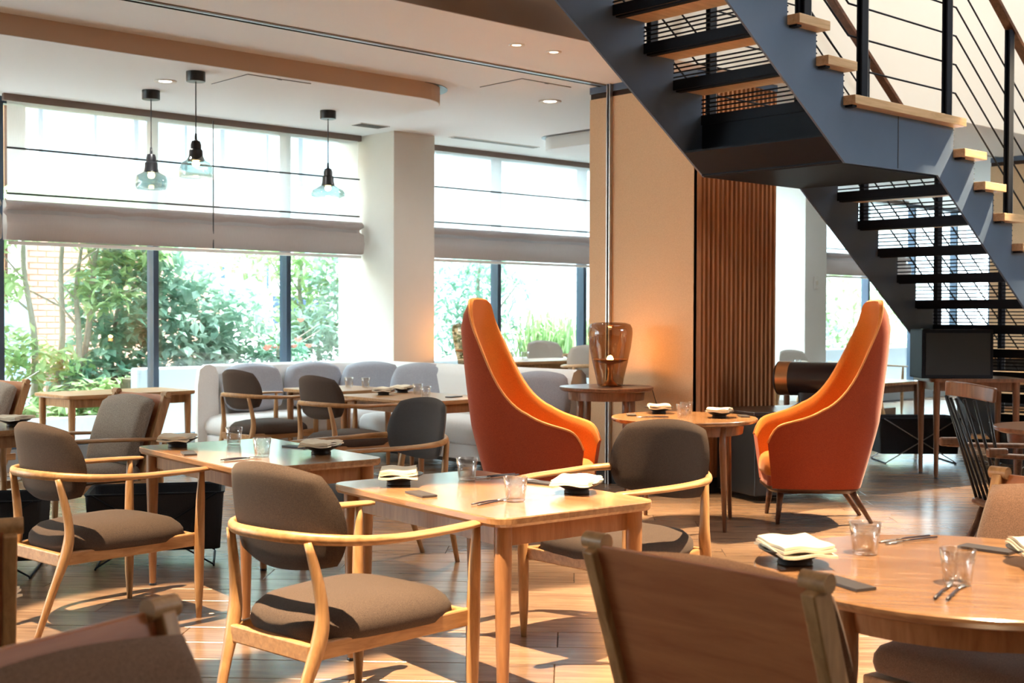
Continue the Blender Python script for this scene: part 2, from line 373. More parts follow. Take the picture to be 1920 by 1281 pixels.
ou = thing('power_outlet', 'dark power outlet plate low on the slatted column', 'outlet', (7.976, 6.078, .335))
MB().b2((-.062, -.012, -.07), (.062, 0, .07)).build('plate', M['black'], ou, bevel=.004)
MB().tube([(.03, -.012, .01), (.03, -.05, .01)], [.016, .016]).build('plug', M['black'], ou, smooth=True)
MB().tube([(.03, -.05, .01), (.09, -.09, -.03), (.16, -.16, -.18), (.17, -.25, -.31), (.24, -.3, -.328)], .006, 8).build('cord', M['black'], ou, smooth=True)

# ------------------------------------------------------------------ windows with mullions, panes and sill
ZS = .19
def window(n, x0, x1, muls):
    e = struct(thing('window_%d' % n, None, None, (0, 0, 0)))
    MB().b2((x0, 10.90, 0), (x1, 11.06, ZS)).build('sill', M['pave'], e)
    MB().b2((x0, 10.92, ZS), (x1, 11.02, ZS+.04)).build('bottom_rail', M['frame'], e)
    MB().b2((x0, 10.92, ZC-.06), (x1, 11.02, ZC)).build('head_rail', M['frame'], e)
    xs = [x0]+muls+[x1]
    for m in muls: MB().b2((m-.055, 10.90, ZS+.04), (m, 11.03, ZC-.06)).build('mullion', M['frame'], e, bevel=.003)
    for a, b in zip(xs[:-1], xs[1:]): MB().b2((a, 10.97, ZS+.03), (b, 10.982, ZC-.05)).build('pane', M['glasswin'], e)
    return e
window(1, -7, 7.72, [-3.1, -1.67, -.24, 1.19, 2.63, 4.06, 5.49, 6.935])
window(2, 8.25, 14.92, [9.80, 11.23, 12.66, 14.09])
window(3, 15.45, 24, [16.3, 17.70, 19.1, 20.5, 21.9])

def blind(x0, x1, label, cord=None):
    e = thing('roman_blind', label, 'blind', (0, 0, 0), 0, 'roman blinds on the window wall')
    y = 10.77
    MB().b2((x0, y-.02, ZC-.06), (x1, y+.03, ZC)).build('headrail', M['valance'], e)
    n = max(8, int((x1-x0)/.15)); rnd = random.Random(int(x0*100))
    P = [[(x0+.03+(x1-x0-.06)*i/n, y+.012*sin(i*1.3)*0, z) for i in range(n+1)] for z in (ZC-.05, 2.777, 2.39, 2.22)]
    MB().surf(P).build('sheer_panel', M['sheer'], e)
    for zz in (2.777, 2.39): MB().b2((x0+.02, y-.014, zz-.007), (x1-.02, y-.002, zz+.009)).build('rod', M['rod'], e)
    # gathered lower fold: fabric loops over itself
    prof = [(.0, 2.335), (-.028, 2.33), (-.060, 2.30), (-.060, 2.275), (.015, 2.25), (.015, 2.228), (-.06, 2.195), (-.075, 2.10), (-.055, 2.005), (-.03, 1.997), (.02, 1.995), (.03, 2.15), (.02, 2.33), (.0, 2.335)]
    ph = [rnd.uniform(-.012, .012) for _ in range(n+1)]
    Q = [[(x0+(x1-x0)*i/n, y+py, pz+(ph[i] if 2.2 < pz < 2.28 else 0)) for i in range(n+1)] for py, pz in prof]
    MB().surf(Q).build('gathered_fold', M['blind'], e, smooth=True)
    MB().b2((x0+.02, y-.045, 1.955), (x1-.02, y-.005, 1.985)).build('bottom_bar', M['white'], e, bevel=.004)
    for c in (cord or []): MB().b2((c-.004, y-.070, 1.99), (c+.004, y-.062, 3.2)).build('cord', M['rod'], e)
blind(-.5, 3.97, 'leftmost roman blind, only its edge shows at the picture border')
blind(4.01, 7.70, 'wide roman blind over the large window behind the pendant lamps', [5.95])
blind(8.27, 12.6, 'roman blind between the plaster pier and the wood column')
blind(15.47, 18.6, 'roman blind beyond the far white pier, seen beside the stairs')

# ------------------------------------------------------------------ things on the ceiling
def pendant(px, py, kind, label):
    e = thing('pendant_lamp', label, 'pendant lamp', (px, py, 3.10), 0, 'glass pendant lamps')
    MB().lathe([(.066, -.07), (.068, -.066), (.068, 0)], 28).build('canopy', M['black'], e, smooth=True, auto=40)
    MB().tube([(0, 0, -.07), (0, 0, -.50)], .0045, 8).build('cable', M['black'], e)
    MB().lathe([(.008, -.44), (.011, -.50)], 12).build('strain_relief', M['black'], e, smooth=True)
    MB().lathe([(.009, -.485), (.030, -.495), (.038, -.52), (.038, -.55), (.048, -.56), (.05, -.60), (.058, -.635), (.03, -.638)], 24).build('socket', M['black'], e, smooth=True, auto=40)
    MB().lathe([(.0, -.68), (.02, -.675), (.028, -.655), (.02, -.635)], 16).build('bulb', M['bulb'], e, smooth=True)
    pf_ = {'dome': [(.055, -.625), (.075, -.64), (.11, -.66), (.122, -.70), (.118, -.745), (.108, -.762)],
           'bell': [(.05, -.60), (.07, -.635), (.10, -.65), (.118, -.69), (.120, -.74), (.116, -.752)],
           'disc': [(.055, -.63), (.09, -.655), (.13, -.675), (.146, -.70), (.142, -.725), (.11, -.738)]}[kind]
    MB().lathe(pf_+[(pf_[-1][0]-.006, pf_[-1][1]+.004)]+[(r-.004, z+.002) for r, z in pf_[-2::-1]], 32).build('glass_shade', M['pendglass'], e, smooth=True)
    return e
pendant(4.523, 9.101, 'dome', 'left pendant lamp with a rounded clear glass shade')
pendant(4.411, 8.183, 'bell', 'middle and largest pendant lamp, nearest, with a bell glass shade')
pendant(6.07, 8.962, 'disc', 'right pendant lamp with a flat saucer glass shade')
def downlight(x, y, z, r, label, lit):
    e = thing('downlight', label, 'downlight', (x, y, z), 0, 'recessed ceiling downlights')
    MB().lathe([(r*.55, -.002), (r*.9, -.010), (r, -.006), (r, 0)], 24).build('ring', M['white'], e, smooth=True)
    MB().lathe([(r*.56, -.003), (r*.5, -.001)], 20).build('lens', M['lens'] if lit else M['rod'], e)
downlight(5.90, 6.41, ZC, .055, 'lit downlight farther from the stairs in the beige ceiling strip', True)
downlight(6.25, 6.40, ZC, .055, 'lit downlight closer to the stairs in the beige ceiling strip', True)
downlight(7.66, 7.89, ZC, .10, 'flat round ceiling light above the tan wall edge', True)
downlight(4.416, 8.655, 3.10, .085, 'round white ceiling light just left of the middle pendant', True)
def vent(x0, y0, x1, y1, label, n):
    e = thing('ceiling_vent', label, 'vent', ((x0+x1)/2, (y0+y1)/2, ZC)); a, b = (x1-x0)/2, (y1-y0)/2
    MB().b2((-a, -b, -.006), (a, b, 0)).build('frame', M['white'], e)
    for i in range(n):
        y = -b+(i+.5)*2*b/n; MB().b2((-a+.02, y-b/n*.45, -.009), (a-.02, y+b/n*.45, -.006)).build('slat', M['rod'], e)
vent(7.16, 10.02, 7.52, 10.2, 'small grey air grille beside the plaster pier', 5)
vent(8.42, 10.1, 9.65, 10.2, 'long narrow air slot in front of the second window', 2)
def hatch(x0, y0, x1, y1, z, label):
    e = thing('ceiling_hatch', label, 'hatch', ((x0+x1)/2, (y0+y1)/2, z)); a, b = (x1-x0)/2, (y1-y0)/2
    MB().b2((-a, -b, -.0035), (a, b, 0)).build('reveal', M['rod'], e)
    MB().b2((-a+.006, -b+.006, -.006), (a-.006, b-.006, -.003)).build('lid', M['ceil'], e)
    MB().b2((-.02, -b+.002, -.008), (.02, -b+.012, -.006)).build('latch', M['rod'], e)
hatch(4.72, 7.99, 5.26, 8.52, 3.10, 'square access hatch in the dropped ceiling near the pendants')
hatch(6.76, 7.28, 7.31, 7.79, ZC, 'square access hatch in the white ceiling near the tan wall')
def lightspot(x, y, z, tgt, p, deg): spot('downlight_beam', (x, y, z-.02), tgt, p, deg, (1, .72, .40), .8, .02)
spot('downlight_beam', (4.416, 8.655, 3.06), (5.6, 9.0, 0), 45, 130, (1, .95, .9), .6, .08)
spot('downlight_beam', (7.66, 7.89, ZC-.03), (6.9, 9.2, .3), 45, 130, (1, .95, .9), .6, .08)
lightspot(5.90, 6.41, ZC, (5.5, 5.4, 0), 300, 62)
lightspot(6.25, 6.40, ZC, (6.3, 5.2, .5), 380, 60)
lightspot(6.75, 6.30, ZC, (6.4, 5.2, .5), 420, 58)

# ------------------------------------------------------------------ staircase
st = thing('staircase', 'dark steel staircase with open oak treads and a landing', 'staircase', (0, 0, 0))
YN, YF = 4.54, 5.71
zL, xL0, xL1, TH = 2.781, 7.036, 8.473, .058
treads = []
for j in range(6, 0, -1): treads.append((xL0-.308*j, zL+.2087*j, .328, .308))
treads.append((xL0, zL, xL1-xL0, xL1-xL0-.020))
for k in range(1, 13): treads.append((8.453+.305*(k-1), zL-.2133*k, .328, .305))
def stringer(y0, y1):
    top = []
    for i, (xl, z, d, run) in enumerate(treads):
        top += [(xl, z-TH), (xl+run, z-TH)]
    xe = treads[-1][0]+treads[-1][3]
    top += [(xe, 0)]
    bot = [(xe-.44, 0), (8.237, 2.365), (7.062, 2.354), (treads[0][0], 2.354+.677*(7.062-treads[0][0]))]
    return MB().prism(top+bot, y0, y1, 'y').build('stringer', M['steel'], st)
stringer(YN, YN+.016); stringer(YF-.016, YF)
for i, (xl, z, d, run) in enumerate(treads):
    big = d > .5
    MB().b2((xl, YN-.09, z-TH), (xl+d, YF+.09, z)).build('landing' if big else 'tread', M['stud'], st, bevel=.003)
    MB().b2((xl+.02, YN-.055, z-TH-.014), (xl+.07, YF+.055, z-TH)).build('tread_plate', M['steeld'], st)
    up_ = treads[i-1] if i > 0 else None
    MB().b2((xl-.012, YN+.016, z-TH-.006), (xl-.001, YF-.016, z+.006)).build('riser_beam', M['steeld'], st)
    if up_:
        g0, g1 = z, up_[1]-TH
        for q in (.17, .38, .57, .76):
            zz = g0+(g1-g0)*q
            MB().b2((xl-.010, YN+.016, zz-.005), (xl-.002, YF-.016, zz+.005)).build('bar', M['steeld'], st)
        for q in range(4):
            zz = g0+(g1-g0)*(q+.6)/4
            MB().tube([(xl+.004, YN+.007, zz), (xl+.016, YN+.007, zz)], .005, 6).build('bolt', M['steeld'], st)
MB().b2((7.062, YN+.016, 2.352), (8.237, YF-.016, 2.366)).build('landing_soffit', M['steeld'], st)
MB().prism([(7.062, 2.354), (7.062, 2.368), (6.84, 2.518), (6.84, 2.504)], YN+.016, YF-.016, 'y').build('landing_soffit', M['steeld'], st)
MB().b2((7.036, YN+.016, 2.36), (7.05, YF-.016, zL-TH)).build('landing_back', M['steeld'], st)
MB().b2((7.70, YN-.002, 2.37), (7.708, YN+.002, zL-TH)).build('seam', M['black'], st)
def zline(x, off):
    if x < xL0: return zL+off+(xL0-x)*.677
    if x > xL1-.02: return zL+off-(x-xL1+.02)*.70
    return zL+off
HR = 1.30
for yy in (YN-.035, YF+.035):
    for x in (6.567, 7.21, 8.30, 9.235, 10.45, 11.67):
        zb = max([z for xl, z, d, run in treads if xl-.001 <= x <= xl+d+.001] or [0])
        zt = zline(x, HR)
        MB().b2((x-.05, yy-.023, zb), (x+.017, yy-.012, zt)).b2((x-.05, yy+.009, zb), (x+.017, yy+.020, zt)).build('post', M['steeld'], st)
        MB().b2((x+.024, yy-.020, zb), (x+.029, yy+.018, zt)).build('post_edge', M['chrome'], st)
    hp = [(5.2, yy, zline(5.2, HR)), (xL0, yy, zL+HR), (xL1, yy, zL+HR), (12.2, yy, zline(12.2, HR))]
    MB().tube(hp, (.016, .034), 4, ref=(0, 1, 0)).build('handrail', M['walnut'], st)
    for q in range(5):
        o_ = .19+q*.205
        MB().tube([(5.2, yy+.034, zline(5.2, o_)), (xL0+.05, yy+.034, zL+o_), (xL1, yy+.034, zL+o_), (12.2, yy+.034, zline(12.2, o_))], .007, 6).build('rail_rod', M['steeld'], st, smooth=True)

# ------------------------------------------------------------------ chairs
def smooth_path(pts, sub=6):
    P = [Vector(p) for p in pts]; out = []
    for i in range(len(P)-1):
        p0 = P[max(i-1, 0)]; p1 = P[i]; p2 = P[i+1]; p3 = P[min(i+2, len(P)-1)]
        for k in range(sub):
            t = k/sub; out.append(.5*((2*p1)+(-p0+p2)*t+(2*p0-5*p1+4*p2-p3)*t*t+(-p0+3*p1-3*p2+p3)*t**3))
    out.append(P[-1]); return out
def lerp_list(vals, n):
    out = []
    for i in range(n):
        t = i/(n-1)*(len(vals)-1); k = min(int(t), len(vals)-2); f = t-k; f = f*f*(3-2*f)
        a, b = vals[k], vals[k+1]
        out.append(tuple(x+(y-x)*f for x, y in zip(a, b)) if isinstance(a, tuple) else a+(b-a)*f)
    return out
def panel(fn, nu=22, nv=16, k=.55, t=.02):
    # rounded upholstered panel: fn(u, v, side offset) -> point
    F = []; B = []
    for j in range(nv+1):
        v = -1+2*j/nv; rf = []; rb = []
        for i in range(nu+1):
            u = -1+2*i/nu; x = u*sqrt(1-k*v*v/2); y = v*sqrt(1-k*u*u/2)
            e = max(abs(u), abs(v)); th = t*sqrt(max(0, 1-e**8))
            rf.append(fn(x, y, th)); rb.append(fn(x, y, -th))
        F.append(rf); B.append(rb)
    return MB().surf(F).surf(B, True)
def make_ring_chair(fab, wd, wdv, label, loc, rz, group):
    e = thing('ring_arm_chair', label, 'chair', loc, rz, group)
    out = []
    for i in range(32):
        a = 2*pi*i/32; c, s = cos(a), sin(a); x = abs(c)**.55*(1 if c > 0 else -1); y = abs(s)**.55*(1 if s > 0 else -1)
        out.append((.025+.30*x, (.262+.035*x)*y))
    MB().pillow(out, .350, .425, .042).build('seat', fab, e, smooth=True)
    MB().prism([(.02+(x-.02)*.88, y*.86) for x, y in out], .325, .366).build('seat_board', wd, e)
    for s in (-1, 1):
        P = smooth_path([(.325, s*.285, 0), (.325, s*.287, .22), (.328, s*.29, .45), (.335, s*.295, .665)], 3)
        MB().tube(P, lerp_list([.012, .021, .024, .021, .013], len(P)), 10).build('leg', wdv, e, smooth=True)
        P = smooth_path([(-.39, s*.17, 0), (-.33, s*.195, .20), (-.272, s*.215, .38), (-.268, s*.216, .50), (-.30, s*.195, .675)], 4)
        MB().tube(P, lerp_list([(.013, .013), (.019, .017), (.028, .022), (.022, .018), (.015, .014)], len(P)), 10).build('leg', wdv, e, smooth=True)
        MB().add([(-.285, s*.208, .31), (-.285, s*.208, .365), (.325, s*.287, .385), (.325, s*.287, .325), (-.285, s*.186, .31), (-.285, s*.186, .365), (.325, s*.265, .385), (.325, s*.265, .325)],
                 [(0, 1, 2, 3), (7, 6, 5, 4), (0, 4, 5, 1), (1, 5, 6, 2), (2, 6, 7, 3), (3, 7, 4, 0)]).build('side_rail', wd, e, bevel=.006)
    MB().b2((-.30, -.20, .305), (-.275, .20, .362)).build('rear_rail', wd, e, bevel=.006)
    MB().b2((.30, -.275, .33), (.322, .275, .38)).build('front_rail', wd, e, bevel=.006)
    half = [(.405, .285, .668), (.37, .30, .670), (.20, .328, .671), (.02, .335, .672), (-.14, .318, .676), (-.262, .235, .682), (-.335, .12, .688), (-.355, 0, .690)]
    full = half+[(x, -y, z) for x, y, z in half[-2::-1]]
    P = smooth_path(full, 5); hw = [(.010, .006), (.028, .010), (.031, .012), (.026, .013), (.017, .016), (.014, .018), (.014, .019), (.014, .019)]
    R = lerp_list(hw+hw[-2::-1], len(P))
    MB().tube(P, R, 12, ref=(0, 0, 1)).build('arm_rail', wd, e, smooth=True)
    def fn(u, v, o):
        y = .285*u*(1-.035*(v+1)); z = .735+.17*v
        x = -.262+.95*y*y-(z-.565)*.17+o
        return (x, y, z)
    panel(fn, 22, 16, .66, .021).build('backrest', fab, e, smooth=True)
    return e
G1 = 'oak ring-arm dining chairs'
ch = make_ring_chair(M['fab'], M['oak'], M['oakv'], 'oak ring-arm chair nearest the front, left of the square table', (2.37, 3.42, 0), radians(6), G1)
dup(ch, (2.40, 5.34, 0), radians(6), 'oak ring-arm chair at the far left table, black basket behind it', G1)
dup(ch, (3.95, 3.60, 0), pi+radians(2), 'oak ring-arm chair with lit rim, right of the front square table', G1)
dup(ch, (5.70, 9.38, 0), radians(4), 'oak ring-arm chair beside the rounded left end of the sofa', G1)
dup(ch, (5.63, 8.08, 0), radians(3), 'oak ring-arm chair in the middle in front of the sofa tables', G1)
make_ring_chair(M['fabd'], M['oak'], M['oakv'], 'charcoal ring-arm chair at the right side of the second table', (4.07, 5.50, 0), pi-radians(4), G1)
# pale chairs far away by the windows
M['palefab'] = fabric('pale_chair_fabric', (.50, .46, .42), (.64, .60, .55))
fr = make_ring_chair(M['palefab'], M['stud'], M['stud'], 'pale chair by the second window behind the grey cushions', (10.15, 10.32, .17), radians(-95), 'pale chairs by the far windows')
GF = 'pale chairs by the far windows'
dup(fr, (14.55, 9.95, 0), radians(-100), 'pale chair in front of the far white pier', GF)
dup(fr, (15.6, 9.6, 0), radians(-95), 'pale chair under the far window left of the stairs', GF)
dup(fr, (12.6, 8.0, 0), radians(100), 'pale round-backed chair just right of the black cylinder', GF)
dup(fr, (9.35, 8.95, .17), radians(40), 'pale chair half hidden behind the amber lamp', GF)

def make_lounge(label, loc, rz, cush, group, arms=True):
    e = thing('lounge_chair', label, 'chair', loc, rz, group)
    wd, wv = M['oak'], M['oakv']
    MB().pillow(rrect(-.25, -.26, .31, .26, .05), .34, .42, .02).build('seat_cushion', cush, e, smooth=True)
    MB().b2((-.27, -.27, .29), (.31, .27, .335)).build('seat_frame', wd, e, bevel=.006)
    for s in (-1, 1):
        # sloping back post with a rolled top
        P = [(-.205, s*.285, .26), (-.30, s*.285, .56), (-.398, s*.285, .85)]
        MB().tube(P, [(.028, .016)]*3, 4, ref=(0, 1, 0)).build('back_post', wv, e, bevel=.004)
        MB().tube([(-.392, s*.285-.030, .862), (-.392, s*.285+.030, .862)], .020, 12, ref=(0, 0, 1)).build('post_roll', wd, e, smooth=True, auto=40)
        if not arms:
            MB().tube([(.29, s*.25, .30), (.30, s*.26, 0)], [.022, .013], 10).build('leg', wv, e, smooth=True)
            MB().tube([(-.22, s*.27, .30), (-.34, s*.28, 0)], [.022, .013], 10).build('leg', wv, e, smooth=True)
            continue
        P = smooth_path([(-.40, s*.315, .585), (-.1, s*.325, .60), (.2, s*.325, .612), (.36, s*.32, .612), (.405, s*.315, .58)], 5)
        MB().tube(P, lerp_list([(.020, .010), (.028, .012), (.03, .013), (.028, .014), (.016, .016)], len(P)), 10, ref=(0, 0, 1)).build('armrest', wd, e, smooth=True)
        P = smooth_path([(.375, s*.31, 0), (.365, s*.312, .3), (.37, s*.317, .50), (.35, s*.32, .60)], 4)
        MB().tube(P, lerp_list([.013, .019, .022, .024], len(P)), 10).build('leg', wv, e, smooth=True)
        P = smooth_path([(-.42, s*.30, 0), (-.34, s*.305, .3), (-.37, s*.312, .59)], 4)
        MB().tube(P, lerp_list([.013, .02, .015], len(P)), 10).build('leg', wv, e, smooth=True)
        MB().box((.03, s*.293, .315), (.66, .022, .05)).build('side_rail', wd, e, bevel=.005)
    def q(y, z, o):
        x = -.205-(z-.26)*.327; return (x+o, y, z)
    MB().add([q(y, z, o) for o in (-.010, .004) for y, z in ((-.272, .36), (.272, .36), (.272, .858), (-.272, .858))], [(0, 1, 2, 3)[::-1], (4, 5, 6, 7), (0, 1, 5, 4), (1, 2, 6, 5), (2, 3, 7, 6), (3, 0, 4, 7)]).build('back_panel', M['board'], e, bevel=.003)
    def fn(u, v, o):
        z = .63+.215*v+.012*cos(u*2); y = .275*u; p = q(y, z, .075+o*1.0+.015*(1-v*v))
        return p
    panel(fn, 18, 14, .16, .055).build('back_cushion', cush, e, smooth=True)
    return e
G2 = 'oak lounge chairs with loose back cushion'
lc = make_lounge('oak lounge chair with taupe cushion turned left near the window table', (3.28, 7.50, 0), radians(186), M['cush'], G2)
dup(lc, (3.20, 9.54, 0), radians(186), 'oak lounge chair with taupe cushion cut off by the left picture edge', G2)
lb = make_lounge('foreground lounge chair on the right seen from behind, plain wood back', (2.40, 1.63, 0), 0, M['leather'], G2, False)
dup(lb, (3.44, 1.66, 0), pi-radians(6), 'lounge chair at the right edge behind the round table, brown cushion', G2)
dup(lb, (.82, 1.517, 0), radians(-75), 'blurred lounge chair in the bottom left corner, brown cushion facing us', G2)
dup(lb, (.965, 3.43, 0), radians(72), 'lounge chair at the left edge showing only one back post', G2)

# high-backed orange wing chairs
def make_wing(label, loc, rz):
    e = thing('wing_chair', label, 'armchair', loc, rz, 'high orange wing chairs')
    n = 90
    # plan of the shell: straight arms running into a squared-off round back, sampled by length
    raw = []
    for i in range(201):
        b = i/200*pi/2; raw.append(Vector((-.05-.27*max(0, cos(b))**.6, .345*max(0, sin(b))**.6)))
    for i in range(1, 101):
        f = i/100; raw.append(Vector((-.05+.43*f, .345+.012*sin(f*pi)-.035*f**3)))
    cum = [0]
    for p, q in zip(raw[:-1], raw[1:]): cum.append(cum[-1]+(q-p).length)
    def base(s):
        L = abs(s)*cum[-1]; k = 0
        while k < len(cum)-2 and cum[k+1] < L: k += 1
        f = (L-cum[k])/max(1e-9, cum[k+1]-cum[k]); p = raw[k].lerp(raw[k+1], min(1, f))
        return Vector((p.x, p.y if s >= 0 else -p.y))
    OZ = [(0, 1.465), (.008, 1.462), (.025, 1.452), (.05, 1.432), (.09, 1.365), (.132, 1.262), (.168, 1.125), (.21, .975), (.27, .845), (.356, .752), (.46, .704), (.56, .676), (.63, .655), (.665, .635), (.69, .595), (.70, .54)]
    def top(s):
        o_ = base(s).x+.32
        for (a, za), (b, zb) in zip(OZ[:-1], OZ[1:]):
            if o_ <= b: return za+(zb-za)*(o_-a)/(b-a)
        return OZ[-1][1]
    ts = [-1+2*i/n for i in range(n+1)]
    tv = [top(s) for s in ts]
    for _ in range(4): tv = [tv[0]]+[(tv[i-1]+2*tv[i]+tv[i+1])/4 for i in range(1, n)]+[tv[-1]]
    def pt(s, z, off):
        b = base(s); d = base(min(1, s+.03))-base(max(-1, s-.03)); nrm = Vector((d.y, -d.x)); nrm.normalize()
        if nrm.x*(b.x+.05)+nrm.y*b.y < 0: nrm = -nrm
        bk = max(0, 1-(b.x+.32)/.36)
        h = z-.24
        lean = .17*h-.035*h*h-1.5*max(0, h-1.0)**2
        nar = 1.04-.14*max(0, (z-.62)/.85)**1.4
        tapr = .86+.14*min(1, h/.42)
        x = b.x*tapr-lean*(bk**.6)*1.05-(.10*max(0, h-.3)*(1-bk))
        y = b.y*nar*tapr
        return (x-off*nrm.x, y-off*nrm.y, z)
    nv = 14; T = .05
    Po = []; Pi = []
    for s, zt in zip(ts, tv):
        Po.append([pt(s, .24+(zt-.24)*j/nv, 0) for j in range(nv+1)])
        Pi.append([pt(s, .24+(zt-.24)*j/nv, T*(1 if j < nv else .55)) for j in range(nv+1)])
    MB().surf(Po).build('outer_shell', M['orange'], e, smooth=True)
    MB().surf(Pi, True).build('inner_shell', M['amberin'], e, smooth=True)
    rim = [[Po[i][nv], [(a+b)/2 for a, b in zip(Po[i][nv], Pi[i][nv])][:2]+[Po[i][nv][2]+.010], Pi[i][nv]] for i in range(n+1)]
    MB().surf(rim).build('rim', M['amberin'], e, smooth=True)
    for k in (0, n):
        MB().surf([Po[k], Pi[k]]).build('arm_front', M['orange'], e)
    MB().tube([(p[nv][0]*1.0, p[nv][1]*1.004, p[nv][2]+.002) for p in Po], .0065, 8).build('piping', M['pipe'], e, smooth=True)
    so_ = [(x, y) for x, y in rrect(-.19, -.235, .36, .235, .13)]
    MB().pillow(so_, .30, .425, .03).build('seat_cushion', M['amberin'], e, smooth=True)
    MB().pillow(rrect(-.02, -.16, .08, .16, .04), .43, .52, .02).build('lumbar_cushion', M['amberin'], e, smooth=True, loc=(-.10, 0, 0))
    bo = rrect(-.255, -.272, .345, .272, .13)
    MB().rings([[(x*.93, y*.93, .205) for x, y in bo], [(x*1.0, y*1.0, .225) for x, y in bo], [(x, y, .245) for x, y in bo]]).build('base_plate', M['walnut'], e, smooth=True, auto=40)
    MB().prism([(x*.98, y*.98) for x, y in bo], .245, .31).build('underframe', M['orange'], e)
    for sx, sy in ((1, 1), (1, -1), (-1, 1), (-1, -1)):
        a = (.26 if sx > 0 else -.20, sy*.20, .22); b = (.285 if sx > 0 else -.34, sy*(.225 if sx > 0 else .16), 0)
        MB().tube([a, b], [.024, .013], 10).build('leg', M['walnut'], e, smooth=True)
    return e
make_wing('left high-backed orange wing chair, facing right, behind the front tables', (5.52, 5.80, 0), radians(-56))
make_wing('right high-backed orange wing chair, facing left, under the stairs', (7.18, 4.83, 0), radians(135))

# windsor armchair
wc = thing('windsor_chair', 'dark brown spindle-back armchair on the right near the stairs', 'chair', (6.14, 2.88, 0), radians(-38))
MB().pillow(rrect(-.22, -.25, .24, .25, .12), .40, .438, .004).build('seat', M['walnut'], wc, smooth=True)
P = smooth_path([(-.30, -.27, .985), (-.355, -.14, 1.0), (-.375, 0, 1.003), (-.355, .14, 1.0), (-.30, .27, .985)], 6)
MB().tube(P, (.011, .036), 4, ref=(0, 0, 1)).build('comb_rail', M['dkwood'], wc, bevel=.006)
for i in range(7):
    a = -1+2*i/6; MB().tube([(-.19, a*.16, .43), (-.325-.05*(1-a*a), a*.235, .955)], .0085, 8).build('spindle', M['black'], wc, smooth=True)
for s in (-1, 1):
    P = smooth_path([(-.30, s*.27, .70), (-.1, s*.295, .69), (.12, s*.30, .685), (.26, s*.285, .68)], 5)
    MB().tube(P, (.024, .014), 10, ref=(0, 0, 1)).build('armrest', M['dkwood'], wc, smooth=True)
    MB().b2((-.34, s*.27-.02, .69), (-.24, s*.27+.02, .735)).build('arm_block', M['dkwood'], wc, bevel=.01)
    MB().tube([(.14, s*.21, .43), (.17, s*.285, .675)], .010, 8).build('arm_post', M['black'], wc, smooth=True)
    MB().tube([(.16, s*.17, .40), (.26, s*.25, 0)], [.021, .014], 10).build('leg', M['walnut'], wc, smooth=True)
    MB().tube([(-.15, s*.15, .40), (-.30, s*.22, 0)], [.021, .014], 10).build('leg', M['walnut'], wc, smooth=True)

# ------------------------------------------------------------------ tables
def rect_table(label, loc, rz, a, b, h, group, r=.07, top=None, leg=None, th=.032):
    e = thing('dining_table', label, 'table', loc, rz, group); tm = top or M['table']; lm = leg or M['tablev']
    o = rrect(-a, -b, a, b, r, 6)
    MB().rings([[(x*.985, y*.99, h-th) for x, y in o], [(x, y, h-th+.010) for x, y in o], [(x, y, h-.004) for x, y in o], [(x*.994, y*.996, h) for x, y in o]]).build('tabletop', tm, e)
    for s in (-1, 1):
        MB().b2((s*(a-.085)-.011, -b+.08, h-th-.075), (s*(a-.085)+.011, b-.08, h-th)).build('apron', lm, e)
        MB().b2((-a+.08, s*(b-.085)-.011, h-th-.075), (a-.08, s*(b-.085)+.011, h-th)).build('apron', lm, e)
    for sx in (-1, 1):
        for sy in (-1, 1):
            x, y = sx*(a-.065), sy*(b-.065)
            MB().tube([(x, y, h-th), (x, y, h-.16), (x, y, .012)], [.030, .030, .017], 12).build('leg', lm, e, smooth=True, auto=40)
            MB().lathe([(.017, 0), (.019, .006), (.017, .012)], 12, (x, y, 0)).build('foot', M['black'], e)
    return e
def round_table(label, loc, r, h, group, top=None, leg=None, lr=.026, inset=.8, rz=.6):
    e = thing('round_table', label, 'table', loc, rz, group); tm = top or M['table']; lm = leg or M['tablev']
    MB().lathe([(r*.93, h-.034), (r*.985, h-.024), (r, h-.012), (r, h-.004), (r*.992, h)], 56).build('tabletop', tm, e, smooth=True, auto=30)
    MB().lathe([(r*.80, h-.10), (r*.82, h-.034)], 40).build('apron', lm, e, smooth=True, auto=30)
    for k in range(4):
        a = pi/4+k*pi/2; x, y = r*inset*cos(a), r*inset*sin(a)
        MB().tube([(x, y, h-.034), (x, y, h-.18), (x*1.06, y*1.06, 0)], [lr, lr, lr*.58], 12).build('leg', lm, e, smooth=True)
    return e
GT = 'rectangular oak dining tables'
rect_table('front square-cornered oak table with two place settings', (3.11, 3.54, 0), radians(-5), .36, .56, .70, GT)
rect_table('second oak table behind the front one, black basket beneath it', (3.17, 5.30, 0), radians(-5), .37, .60, .70, GT)
rect_table('oak side table standing under the big left window', (4.78, 10.28, 0), radians(3), .60, .33, .70, GT, top=M['oak'], leg=M['oakv'])
rect_table('oak table at the left edge behind the lounge chair arms', (2.62, 7.75, 0), radians(-4), .38, .55, .70, GT)
rect_table('oak table nearest the sofa back at the left', (6.50, 9.42, 0), 0, .38, .38, .70, GT, top=M['oak'])
rect_table('pale oak table in the middle between ring-arm chair and sofa', (6.35, 8.10, 0), 0, .42, .58, .70, GT, top=M['oak'])
rect_table('light table by the second window, left of the wood column', (9.40, 9.85, .17), 0, .62, .36, .715, GT, top=M['oak'], leg=M['oakv'])
rect_table('pale table in front of the far white pier', (14.0, 9.25, 0), radians(-8), .62, .42, .72, GT, top=M['oak'], leg=M['oakv'])
rect_table('dark table behind the right wing chair, baskets below', (10.9, 6.9, 0), 0, .7, .40, .72, GT, leg=M['dkwood'])
rect_table('tall brown table carrying the black box under the stairs', (10.12, 5.28, 0), radians(-42), .40, .26, .845, GT, top=M['dkwood'], leg=M['dkwood'])
GR = 'round tables'
round_table('large round oak table in the right foreground', (3.07, 1.60, 0), .545, .70, GR)
